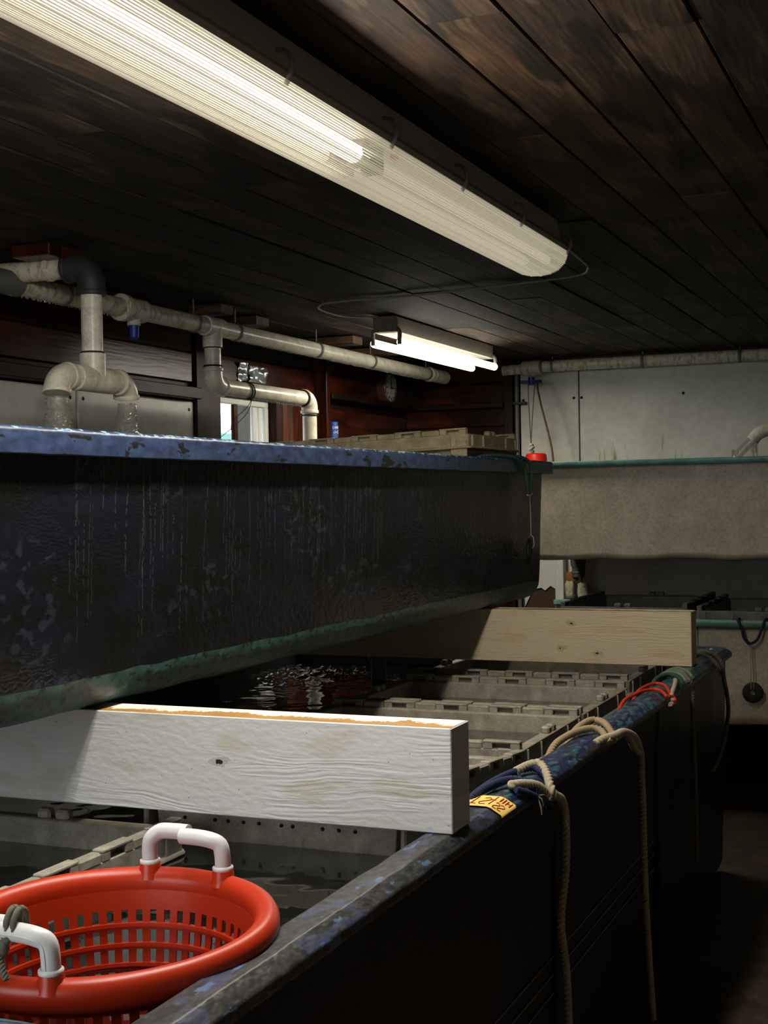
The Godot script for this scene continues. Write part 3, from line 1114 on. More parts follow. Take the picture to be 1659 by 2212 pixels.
# ---------------------------------------------------------------- crates
func crate_model(root: Node3D, m: Material) -> void:
	var L := 0.40
	var W := 0.2975
	var b := MB.new()
	b.loft(-L, L, W, -W, 0.022, [[0.16, 0.002], [0.06, 0.002], [0.05, 0.008], [0.030, 0.235], [0.030, 0.236], [0.002, 0.238], [0.0, 0.241], [0.0, 0.2415], [0.003, 0.247], [0.010, 0.248], [0.010, 0.249], [0.008, 0.286], [0.010, 0.2895], [0.036, 0.290], [0.040, 0.287], [0.042, 0.284], [0.060, 0.012], [0.075, 0.006], [0.16, 0.006]], 4, 4, 4)
	b.quad(Vector3(-L + 0.15, 0.005, -W + 0.15), Vector3(L - 0.15, 0.005, -W + 0.15), Vector3(L - 0.15, 0.005, W - 0.15), Vector3(-L + 0.15, 0.005, W - 0.15), Vector3.UP)
	piece(root, "body", b.mesh(), m)
	# hinge rails on the long sides: barrels with open slots, flat tabs between
	for s in [-1.0, 1.0]:
		b = MB.new()
		var z: float = s * (W - 0.019)
		var x := -L + 0.015
		var k := 0
		while x < L - 0.05:
			var w := 0.098 if k % 2 == 0 else 0.070
			w = minf(w, L - 0.015 - x)
			if k % 2 == 0:
				b.box(Vector3(x, 0.3035, z - 0.012), Vector3(x + w, 0.3105, z + 0.012), 0.003)
				b.box(Vector3(x, 0.288, z - 0.010), Vector3(x + w * 0.26, 0.305, z + 0.0115), 0.002)
				b.box(Vector3(x + w * 0.74, 0.288, z - 0.0115), Vector3(x + w, 0.305, z + 0.0115), 0.002)
				b.box(Vector3(x + w * 0.2, 0.288, z - 0.0115), Vector3(x + w * 0.8, 0.304, z - 0.0095), 0.0)
			else:
				b.box(Vector3(x + 0.002, 0.286, z - 0.012), Vector3(x + w - 0.002, 0.3075, z + 0.012), 0.004)
			x += w
			k += 1
		piece(root, "hinge_rail", b.mesh(), m)
	for s in [-1.0, 1.0]:
		for q in [-0.022, 0.022]:
			b = MB.new()
			b.box(Vector3(s * (L - 0.024) - 0.012, 0.287, q - 0.016), Vector3(s * (L - 0.024) + 0.012, 0.308, q + 0.016), 0.005)
			piece(root, "knob", b.mesh(), m)
		for z in [-0.25, -0.13, 0.13, 0.25]:
			b = MB.new()
			b.box(Vector3(s * (L - 0.007) - 0.004, 0.243, z - 0.0015), Vector3(s * (L - 0.007) + 0.004, 0.286, z + 0.0015), 0.001)
			piece(root, "end_rib", b.mesh(), m)
	for sx in [-1.0, 1.0]:
		for sz in [-1.0, 1.0]:
			b = MB.new()
			b.box(Vector3(sx * (L - 0.045) - 0.03, 0.10, sz * (W - 0.012) - 0.006), Vector3(sx * (L - 0.045) + 0.03, 0.292, sz * (W - 0.012) + 0.006), 0.005)
			piece(root, "corner_gusset", b.mesh(), m)

func crates() -> void:
	var first: Node3D
	# [centre x, top of rim y, centre z, turn, label, tilt, material]
	var spots := [
		[-1.688, 0.80, -1.90, PI / 2, "grey plastic crate in the water just beyond the red basket", 0.0, "crate"],
		[-1.262, 0.83, -2.755, PI / 2, "grey plastic crate with perforated end, hidden behind the white timber", -0.075, "crate"],
		[-1.40, 0.80, -3.550, 0.0, "grey slotted crate beside the blue-and-white rope", 0.0, "crate"],
		[-1.40, 0.80, -4.151, 0.0, "grey slotted crate beside the tan rope and orange cord", 0.0, "crate"],
		[-1.43, 0.80, -4.885, 0.0, "grey slotted crate partly under the cream timber", 0.0, "crate"],
		[-1.935, 1.640, -4.74, 0.0, "olive crate tilting out of the upper blue tank", 0.036, "crate_olive"],
		[-1.405, 0.925, -6.49, PI / 2, "dark grey crate in the low teal-rimmed tank, behind the cream timber", 0.0, "crate_grey"],
		[-0.785, 0.915, -6.49, PI / 2, "dark grey crate in the low teal-rimmed tank, above the blue rope loop", 0.0, "crate_grey"]]
	for s in spots:
		var t := thing("lobster_crate", s[4], "crate", Vector3(s[0], s[1] - 0.30, s[2]), "plastic lobster crates")
		t.rotation = Vector3(0, s[3], s[5])
		crate_model(t, M[s[6]])
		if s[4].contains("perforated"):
			for x in [-0.2, -0.13, -0.10, -0.065, -0.03, 0.02, 0.045, 0.11, 0.145, 0.18]:  # solid black plugs paint the dark inside the drain holes
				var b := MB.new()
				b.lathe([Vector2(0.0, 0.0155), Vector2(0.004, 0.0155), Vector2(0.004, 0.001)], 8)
				piece(t, "hole_shade_plug", b.mesh(), M.ink_black, Transform3D(Basis(Vector3(0, -1, 0), Vector3(-1, 0, 0), Vector3(0, 0, -1)), Vector3(-0.3555, 0.222, x)))

# ---------------------------------------------------------------- lights
func lamp_long() -> void:
	var cx := -1.107
	var t := thing("fluorescent_fixture", "long fluorescent fixture with ribbed clear lens on the ceiling", "ceiling light", Vector3(cx, 2.058, -2.5))
	var zn := -1.13
	var zf := -3.84
	var top := 2.124
	var b := MB.new()
	# housing: a shallow pan, narrower at the ceiling
	var hp := [Vector2(-0.077, 0.0), Vector2(-0.083, 0.0), Vector2(-0.083, 0.013), Vector2(-0.060, 0.036), Vector2(-0.049, 0.094), Vector2(0.049, 0.094), Vector2(0.060, 0.036), Vector2(0.083, 0.013), Vector2(0.083, 0.0), Vector2(0.077, 0.0)]
	for i in hp.size() - 1:
		var p: Vector2 = hp[i]
		var q: Vector2 = hp[i + 1]
		var nn := Vector3(q.y - p.y, -(q.x - p.x), 0)
		if nn.dot(Vector3((p.x + q.x) / 2, (p.y + q.y) / 2 - 0.04, 0)) < 0.0:
			nn = -nn
		b.quad(Vector3(cx + p.x, top + p.y, zn), Vector3(cx + q.x, top + q.y, zn), Vector3(cx + q.x, top + q.y, zf), Vector3(cx + p.x, top + p.y, zf), nn)
	for z in [zn, zf]:
		var ring := []
		for p in hp:
			ring.append(Vector3(cx + p.x, top + p.y, z))
		b.plate(ring, Vector3(0, 0, 0.002), Vector3(0, 0, 1))
	part(t, "housing", b, M.fixture_grey)
	b = MB.new()
	b.box(Vector3(cx - 0.071, top + 0.002, zf + 0.01), Vector3(cx + 0.071, top + 0.006, zn - 0.01), 0.0)
	part(t, "reflector", b, mk("reflector", Color(0.80, 0.79, 0.75), 0.4))
	# lens: clear body and raised ribs along it
	var prof := []
	for p in [Vector2(0.0820, 0.0), Vector2(0.0815, -0.019), Vector2(0.0745, -0.035), Vector2(0.0635, -0.047), Vector2(0.048, -0.057), Vector2(0.027, -0.0635), Vector2(0.0, -0.066)]:
		prof.append(Vector3(-p.x, p.y, 0))
	for i in range(5, -1, -1):
		prof.append(Vector3(-prof[i].x, prof[i].y, 0))
	var lens := mk("lens", Color(0.80, 0.79, 0.74), 0.5, {"alpha": 0.34, "glow": Color(1.0, 0.96, 0.86), "power": 0.30})
	var ribm := mk("lens_rib", Color(0.86, 0.84, 0.78), 0.4, {"alpha": 0.80, "glow": Color(1.0, 0.96, 0.86), "power": 0.26})
	var rows := []
	var uvs := []
	for e in [[zn, 1.0], [zf + 0.024, 1.0], [zf + 0.009, 0.93], [zf, 0.72], [zf, 0.0]]:
		var row := PackedVector3Array()
		var u := PackedVector2Array()
		for p in prof:
			var f: float = e[1]
			row.append(Vector3(cx + p.x * (f * 0.4 + 0.6), top + p.y * f, e[0]))
			u.append(Vector2(p.x, e[0]))
		rows.append(row)
		uvs.append(u)
	b = MB.new()
	b.grid(rows, uvs, false, Vector3(cx, top, -2.4))
	part(t, "lens", b, lens)
	b = MB.new()
	var fine := cr(prof, 0.0055)
	for i in range(1, fine.size() - 1):
		var p: Vector3 = fine[i]
		var w := 0.0012 if i % 5 else 0.0022
		b.tube([Vector3(cx + p.x * 1.012, top + p.y - 0.0006, zn), Vector3(cx + p.x * 1.012, top + p.y - 0.0006, zf + 0.02)], w, 5, false)
	part(t, "lens_ribs", b, ribm)
	# tubes: one near tube burns bright, the others glow faintly
	var bright := mk("tube_bright", Color(1, 1, 1), 0.5, {"glow": Color(1.0, 0.965, 0.90), "power": 4.0})
	var dim := mk("tube_dim", Color(1, 1, 1), 0.5, {"glow": Color(1.0, 0.94, 0.82), "power": 0.22})
	var xa := cx + 0.026
	var xb := cx - 0.040
	part(t, "tube", pipe(Vector3(xa, top - 0.026, -1.16), Vector3(xa, top - 0.026, -2.45), 0.019, 16), bright)
	part(t, "tube", pipe(Vector3(xb, top - 0.022, -1.16), Vector3(xb, top - 0.022, -2.45), 0.014, 16), dim)
	part(t, "tube", pipe(Vector3(xa, top - 0.024, -2.56), Vector3(xa, top - 0.024, -3.80), 0.014, 16), dim)
	part(t, "tube", pipe(Vector3(xb, top - 0.022, -2.56), Vector3(xb, top - 0.022, -3.80), 0.014, 16), dim)
	for x in [xa, xb]:
		for z in [-2.47, -2.54]:
			b = MB.new()
			b.box(Vector3(x - 0.020, top - 0.048, z - 0.016), Vector3(x + 0.020, top + 0.004, z + 0.016), 0.003)
			part(t, "socket", b, M.rubber_grey)
	for s in [-1.0, 1.0]:
		for z in [-1.15, -1.60, -2.043, -2.50, -2.92, -3.366, -3.815]:
			b = MB.new()
			b.tube(cr([Vector3(cx + s * 0.068, top + 0.050, z), Vector3(cx + s * 0.086, top + 0.044, z), Vector3(cx + s * 0.096, top + 0.025, z), Vector3(cx + s * 0.092, top + 0.004, z), Vector3(cx + s * 0.083, top - 0.011, z)], 0.006), 0.0046, 6)
			part(t, "latch", b, M.clear_clip)
	b = MB.new()   # a red sticker inside the lens
	b.box(Vector3(cx + 0.053, top - 0.013, -2.59), Vector3(cx + 0.064, top - 0.004, -2.57), 0.0)
	part(t, "red_tag", b, M.red_float)
	# light from the lens: downwards and from both flanks
	var white := Color(1.0, 0.975, 0.93)
	area_light("long_fixture_light", Vector3(xa, top - 0.072, -1.80), Vector2(0.06, 1.26), LAMP_DOWN, white)
	area_light("long_fixture_light_flank", Vector3(cx + 0.058, top - 0.062, -1.80), Vector2(1.26, 0.04), LAMP_SIDE, white, Vector3(0.85, -0.52, 0))
	area_light("long_fixture_light_other_flank", Vector3(cx - 0.058, top - 0.062, -1.80), Vector2(1.26, 0.04), LAMP_SIDE, white, Vector3(-0.85, -0.52, 0))
	area_light("long_fixture_far_light", Vector3(cx, top - 0.072, -3.18), Vector2(0.06, 1.2), LAMP_DOWN * 1.6, Color(1.0, 0.95, 0.86))
	# cable stapled to the ceiling between the two fixtures
	var pts := [Vector3(cx + 0.02, top + 0.03, -3.845), Vector3(-1.09, 2.19, -3.92), Vector3(-1.13, 2.2105, -4.15), Vector3(-1.157, 2.2105, -4.538), Vector3(-1.177, 2.2105, -4.663), Vector3(-1.241, 2.2105, -4.783), Vector3(-1.451, 2.2105, -4.855), Vector3(-1.923, 2.2105, -4.938), Vector3(-2.28, 2.2105, -4.955), Vector3(-2.385, 2.2105, -5.03), Vector3(-2.43, 2.2105, -5.161), Vector3(-2.42, 2.2105, -5.36), Vector3(-2.31, 2.2105, -5.45)]
	solo("electric_cable", "thin grey cable running over the ceiling from the long fixture to the short one", "cable", rod(pts, 0.0045, 0.02), M.cable)

func strip_light(label: String, c: Vector3, z0: float, z1: float, power: float, energy: float, col: Color) -> void:   # two bare tubes under a shallow box
	var t := thing("fluorescent_fixture", label, "ceiling light", Vector3(c.x, c.y, (z0 + z1) / 2))
	var b := MB.new()
	b.box(Vector3(c.x - 0.052, c.y + 0.042, z1 - 0.015), Vector3(c.x + 0.052, CEIL - 0.004, z0 + 0.015), 0.004, 2)
	part(t, "housing", b, M.rusty)
	b = MB.new()
	b.box(Vector3(c.x - 0.056, c.y + 0.044, z0 + 0.014), Vector3(c.x + 0.056, CEIL - 0.004, z0 + 0.026), 0.002)
	part(t, "end_plate", b, M.rusty)
	var glow: Material = M.tube_white if M.has("tube_white") else mk("tube_white", Color(1, 1, 1), 0.5, {"glow": Color(1.0, 0.97, 0.90), "power": power})
	for s in [-0.062, 0.062]:
		var x: float = c.x + s
		for z in [z0 + 0.012, z1 - 0.012]:
			b = MB.new()
			b.tube(cr([Vector3(x * 0.7 + c.x * 0.3, c.y + 0.062, z), Vector3(x, c.y + 0.045, z), Vector3(x, c.y + 0.010, z), Vector3(x, c.y - 0.010, z)], 0.008), 0.010, 8)
			part(t, "lamp_holder", b, M.rusty)
		part(t, "tube", pipe(Vector3(x, c.y, z0), Vector3(x, c.y, z1), 0.018, 16), glow)
	area_light("strip_light_%d" % int(absf(z0) * 10), Vector3(c.x, c.y - 0.024, (z0 + z1) / 2), Vector2(0.14, absf(z1 - z0) - 0.04), energy, col)

func lamp_short() -> void:
	strip_light("short bare-tube fluorescent strip beside the wall pipe", Vector3(-2.283, 2.102, 0), -5.50, -6.80, 12.0, STRIP, Color(1.0, 0.955, 0.87))

# ---------------------------------------------------------------- plumbing
func clamp_ring(t: Node3D, at: Vector3, axis: Vector3, r: float, m: Material) -> void:
	var b := MB.new()
	b.tube([at - axis * 0.008, at - axis * 0.0078, at + axis * 0.0078, at + axis * 0.008], [r + 0.001, r + 0.005, r + 0.005, r + 0.001], 24)
	b.box(at + Vector3(-0.003, r * 0.8, -0.003), Vector3(at.x + 0.003, CEIL - 0.004, at.z + 0.003), 0.001)
	part(t, "clamp", b, m)

func collar(t: Node3D, called: String, a: Vector3, c: Vector3, r: float, m: Material) -> void:
	var b := MB.new()
	var d := (c - a).normalized()
	b.tube([a - d * 0.002, a, a + d * 0.001, c - d * 0.001, c, c + d * 0.002], [r - 0.004, r, r + 0.001, r + 0.001, r, r - 0.004], 24)
	part(t, called, b, m)

func drops(t: Node3D, a: Vector3, c: Vector3, s: int) -> void:   # condensation hanging under a pipe
	rng.seed = s
	var b := MB.new()
	var n := int((c - a).length() / 0.016)
	for i in n:
		var p := a.lerp(c, (i + rng.randf_range(-0.3, 0.3)) / n)
		var r := rng.randf_range(0.003, 0.0055)
		b.xf = Transform3D(Basis(), p)
		b.lathe([Vector2(0.0, -r * 1.5), Vector2(r * 0.8, -r), Vector2(r, 0), Vector2(r * 0.5, r * 1.2)], 7)
	var o := part(t, "water_drops", b, M.falling_water)
	o.set_meta("kind", "stuff")

func main_pipe() -> void:
	var x := -2.74
	var y := 2.1214
	var r := 0.033
	var Z := Vector3(0, 0, -1)
	var t := thing("supply_pipe", "white plastic pipe run along the left wall with a dropping branch", "pipe", Vector3(x, 1.6173, -5.48))
	part(t, "pipe", pipe(Vector3(x, y, -2.8496), Vector3(x, y, -4.7128), r), M.pvc_grimy)
	part(t, "pipe", pipe(Vector3(x, y, -4.7128), Vector3(x, y, -7.2555), r), M.pvc)
	collar(t, "grey_coupling", Vector3(x, y, -3.4195), Vector3(x, y, -3.551), r + 0.005, M.rubber_grey)
	# tee with a blue plug
	collar(t, "tee", Vector3(x, y, -4.1374), Vector3(x, y, -4.2744), r + 0.008, M.pvc_grimy)
	collar(t, "tee_flange", Vector3(x, y, -4.1264), Vector3(x, y, -4.1538), r + 0.015, M.pvc_grimy)
	part(t, "tee_neck", pipe(Vector3(x, y - 0.02, -4.2141), Vector3(x, y - 0.057, -4.2141), 0.024), M.pvc_grimy)
	var b := MB.new()
	b.xf = Transform3D(Basis(), Vector3(x, 2.0173, -4.2141))
	b.lathe([Vector2(0, 0), Vector2(0.014, 0.0), Vector2(0.017, 0.006), Vector2(0.0185, 0.045), Vector2(0.0185, 0.05)], 16)
	part(t, "plug", b, M.plug_blue)
	# branch: tee, drop, elbow, run, elbow, drop
	collar(t, "tee", Vector3(x, y, -4.7128), Vector3(x, y, -4.8443), r + 0.006, M.pvc)
	collar(t, "tee_branch", Vector3(x, y, -4.7786), Vector3(x, 2.0392, -4.7786), r + 0.006, M.pvc)
	part(t, "pipe", pipe(Vector3(x, 2.0447, -4.7786), Vector3(x, 1.9461, -4.7786), r), M.pvc)
	part(t, "elbow", elbow(Vector3(x, 1.8869, -4.7786), Vector3.DOWN, Z, r + 0.005, 0.045, 0.025), M.pvc)
	collar(t, "joint_line", Vector3(x, 1.9647, -4.7786), Vector3(x, 1.9675, -4.7786), r + 0.006, M.joint_black)
	collar(t, "joint_line", Vector3(x, 2.0381, -4.7786), Vector3(x, 2.0398, -4.7786), r + 0.007, M.joint_black)
	part(t, "pipe", pipe(Vector3(x, 1.8869, -4.8334), Vector3(x, 1.8869, -5.6006), r), M.pvc)
	part(t, "elbow", elbow(Vector3(x, 1.8869, -5.6554), Z, Vector3.DOWN, r + 0.005, 0.045, 0.02), M.pvc)
	collar(t, "joint_line", Vector3(x, 1.8869, -5.5808), Vector3(x, 1.8869, -5.5836), r + 0.006, M.joint_black)
	part(t, "pipe", pipe(Vector3(x, 1.8365, -5.6554), Vector3(x, 0.8501, -5.6554), r), M.pvc)
	collar(t, "joint_line", Vector3(x, 1.8135, -5.6554), Vector3(x, 1.8107, -5.6554), r + 0.006, M.joint_black)
	# far end fittings
	collar(t, "coupling", Vector3(x, y, -7.1898), Vector3(x, y, -7.2336), r + 0.007, M.pvc)
	collar(t, "end_cap", Vector3(x, y, -7.2555), Vector3(x, y, -7.4528), r + 0.004, M.pvc)
	for z in [-3.793, -4.634, -4.966, -5.738, -6.371, -7.157]:
		clamp_ring(t, Vector3(x, y, z), Z, r, M.clamp_grey)
	drops(t, Vector3(x, y - r - 0.001, -4.932), Vector3(x, y - r - 0.001, -7.124), 3)
	drops(t, Vector3(x, 1.887 - r - 0.001, -4.8772), Vector3(x, 1.887 - r - 0.001, -5.5786), 4)
	drops(t, Vector3(x, y - r - 0.001, -3.5072), Vector3(x, y - r - 0.001, -4.11), 5)
	# wooden blocks screwed to the ceiling over the clamps
	var n := 0
	for q in [[-2.85, -2.70, -4.88, -4.78, "wooden block on the ceiling over the first pipe branch"], [-2.92, -2.75, -5.29, -5.17, "wooden block on the ceiling above the small window"], [-2.97, -2.68, -6.14, -6.03, "wooden strip on the ceiling near the bare-tube light"], [-2.97, -2.64, -6.67, -6.57, "wooden strip on the ceiling over the wall clock end of the pipe"], [-2.66, -2.52, -3.58, -3.42, "reddish wooden block on the ceiling above the black elbow"]]:
		b = MB.new()
		b.box(Vector3(q[0], 2.178, q[2]), Vector3(q[1], 2.2155, q[3]), 0.003, 0, Vector2(n * 0.2, 0.1))
		solo("ceiling_block", q[4], "wood block", b, M.varnish if n == 4 else M.raw_wood, "wooden blocks over the pipes")
		n += 1
	# wire tied round the branch
	b = MB.new()
	for dz in [0.0, -0.022]:
		var ring := []
		for i in 25:
			var a := TAU * i / 24
			ring.append(Vector3(x + 0.0365 * cos(a), 1.887 + 0.0365 * sin(a), -5.042 + dz + 0.012 * sin(a)))
		b.tube(ring, 0.0028, 6, false)
	b.tube(cr([Vector3(-2.7126, 1.8529, -5.0526), Vector3(-2.729, 1.8146, -5.0361), Vector3(-2.7619, 1.7488, -4.9649), Vector3(-2.7619, 1.683, -4.9758), Vector3(-2.74, 1.5954, -4.9868)], 0.01), 0.0014, 5)
	b.tube(cr([Vector3(-2.7126, 1.8529, -5.0526), Vector3(-2.7181, 1.7926, -5.0197), Vector3(-2.74, 1.7269, -4.932), Vector3(-2.7729, 1.6776, -4.8662)], 0.01), 0.0014, 5)
	solo("tie_wire", "black wire looped round the horizontal pipe by the window", "wire", b, M.joint_black)

func stream(called: String, label: String, top: Vector3, bottom: Vector3, r0: float, r1: float, s: int) -> void:
	var q := nz(s, 1.0, 4)
	var rows := []
	var uvs := []
	for j in 91:
		var f := j / 90.0
		var c := top.lerp(bottom, f)
		var row := PackedVector3Array()
		var u := PackedVector2Array()
		for i in 44:
			var a := TAU * i / 44
			var r := lerpf(r0, r1, f) * (1.0 + (0.12 + 0.35 * f) * q.get_noise_3d(cos(a) * 2.26, f * 7.0, sin(a) * 2.2) + (0.18 + 0.3 * f) * q.get_noise_3d(cos(a) * 6.0, f * 26.0, sin(a) * 6.0))
			row.append(c + Vector3(cos(a) * r, 0, sin(a) * r))
			u.append(Vector2(a, f))
		u.append(Vector2(TAU, 1))
		rows.append(row)
		uvs.append(u)
	var b := MB.new()
	b.grid(rows, uvs, true, (top + bottom) / 2)
	# splash beads thrown off the column
	rng.seed = s
	for i in 60:
		var f := rng.randf()
		var c := top.lerp(bottom, f)
		var a := rng.randf() * TAU
		var rr := lerpf(r0, r1, f) * rng.randf_range(0.6, 1.2)
		var e := rng.randf_range(0.0015, 0.0045)
		b.xf = Transform3D(Basis(), c + Vector3(cos(a) * rr, 0, sin(a) * rr))
		b.lathe([Vector2(0, -e), Vector2(e * 0.8, -e * 0.5), Vector2(e * 0.8, e * 0.5), Vector2(0, e)], 6)
	solo(called, label, "water", b, M.falling_water, "", "stuff")

func feed_pipe() -> void:
	var x := -2.45
	var z := -3.535
	var r := 0.033
	var t := thing("feed_pipe", "white pipe with black elbow and double outlet pouring into the upper tank", "pipe", Vector3(x, 1.73, z))
	part(t, "pipe", pipe(Vector3(-3.07, 2.158, z), Vector3(-2.53, 2.154, z), r), M.pvc_grimy)
	part(t, "black_elbow", elbow(Vector3(x, 2.153, z), Vector3.RIGHT, Vector3.DOWN, r + 0.010, 0.056, 0.033), M.pvc_black)
	part(t, "drop_pipe", pipe(Vector3(x, 2.089, z), Vector3(x, 1.880, z), r), M.pvc)
	clamp_ring(t, Vector3(-2.603, 2.155, z), Vector3.RIGHT, r, M.pvc_grimy)
	collar(t, "joint_line", Vector3(x, 1.889, z), Vector3(x, 1.886, z), r + 0.0035, M.joint_black)
	collar(t, "tee_branch", Vector3(x, 1.884, z), Vector3(x, 1.804, z), r + 0.006, M.pvc)
	var Z := Vector3(0, 0, -1)
	collar(t, "tee_run", Vector3(x, 1.805, z + 0.093), Vector3(x, 1.805, z - 0.093), r + 0.006, M.pvc)
	part(t, "pipe", pipe(Vector3(x, 1.805, z + 0.143), Vector3(x, 1.805, z - 0.143), r), M.pvc)
	# left outlet tilts a little outwards, right outlet turns away
	part(t, "outlet_elbow", elbow(Vector3(x, 1.805, z + 0.181), -Z, Vector3(0.10, -0.97, 0.219).normalized(), r + 0.006, 0.045, 0.012), M.pvc)
	part(t, "outlet_elbow", elbow(Vector3(x, 1.805, z - 0.181), Z, Vector3(-0.12, -0.97, -0.2).normalized(), r + 0.005, 0.045, 0.004), M.pvc)
	stream("water_stream", "splashing water pouring from the near pipe outlet", Vector3(x + 0.008, 1.740, z + 0.195), Vector3(x + 0.03, 1.45, z + 0.219), 0.031, 0.053, 51)
	stream("water_stream", "splashing water pouring from the far pipe outlet", Vector3(x - 0.008, 1.743, z - 0.195), Vector3(x - 0.02, 1.45, z - 0.219), 0.027, 0.044, 52)
	# grey standpipe over the lower tank
	t = thing("inlet_pipe", "grey pipe elbow dipping into the lower tank in the dark", "pipe", Vector3(-2.03, 0.7, -4.75))
	part(t, "pipe", pipe(Vector3(-2.58, 0.885, -4.75), Vector3(-2.09, 0.885, -4.75), 0.03), M.pvc_grimy)
	part(t, "elbow", elbow(Vector3(-2.03, 0.885, -4.75), Vector3.RIGHT, Vector3.DOWN, 0.036, 0.045, 0.025), M.rubber_grey)
	part(t, "pipe", pipe(Vector3(-2.03, 0.83, -4.75), Vector3(-2.03, 0.60, -4.75), 0.030), M.rubber_grey)

func back_pipes() -> void:
	var y := 2.163
	var z := -7.54
	var r := 0.032
	var X := Vector3.RIGHT
	var t := thing("supply_pipe", "grimy white pipe along the top of the end wall", "pipe", Vector3(-1.2, 2.06, z))
	part(t, "pipe", pipe(Vector3(-2.1701, y, z), Vector3(1.45, y, z), r), M.pvc_grimy)
	part(t, "pipe", pipe(Vector3(-2.4112, y - 0.012, z), Vector3(-2.192, y - 0.006, z), r - 0.003), M.pvc_grimy)
	collar(t, "tee", Vector3(-2.2906, y - 0.006, z), Vector3(-2.1865, y - 0.003, z), r + 0.009, M.pvc_grimy)
	part(t, "tee_neck", pipe(Vector3(-2.2413, y - 0.02, z), Vector3(-2.2413, y - 0.052, z), 0.024), M.pvc_grimy)
	for x in [-2.115, -1.60, -1.074, -0.55]:
		clamp_ring(t, Vector3(x, y, z), X, r, M.clamp_grey)
	var b := MB.new()
	b.xf = Transform3D(Basis(), Vector3(-2.2413, 2.0601, z))
	b.lathe([Vector2(0, 0), Vector2(0.014, 0.0), Vector2(0.017, 0.006), Vector2(0.019, 0.035), Vector2(0.019, 0.045)], 16)
	b.xf = Transform3D()
	b.box(Vector3(-2.3071, 2.0688, z - 0.012), Vector3(-2.181, 2.0886, z + 0.012), 0.004)
	part(t, "valve_plug", b, M.plug_blue)
	# inlet of the end wall tank at the edge of the view
	t = thing("inlet_pipe", "white pipe elbow pouring into the end wall tank", "pipe", Vector3(-0.85, 1.65, -6.5))
	part(t, "pipe", pipe(Vector3(1.5, 1.745, -6.5), Vector3(-0.80, 1.712, -6.5), 0.025), M.pvc)
	b = MB.new()
	b.tube(cr([Vector3(-0.78, 1.713, -6.5), Vector3(-0.82, 1.708, -6.5), Vector3(-0.855, 1.69, -6.5), Vector3(-0.875, 1.665, -6.5)], 0.006), 0.029, 20)
	part(t, "elbow", b, M.pvc)
	b = MB.new()
	b.tube(cr([Vector3(-0.868, 1.672, -6.5), Vector3(-0.905, 1.64, -6.5), Vector3(-0.94, 1.60, -6.5), Vector3(-0.965, 1.54, -6.5)], 0.008), 0.021, 12)
	solo("water_stream", "water pouring from the pipe elbow at the end wall tank", "water", b, M.falling_water, "", "stuff")

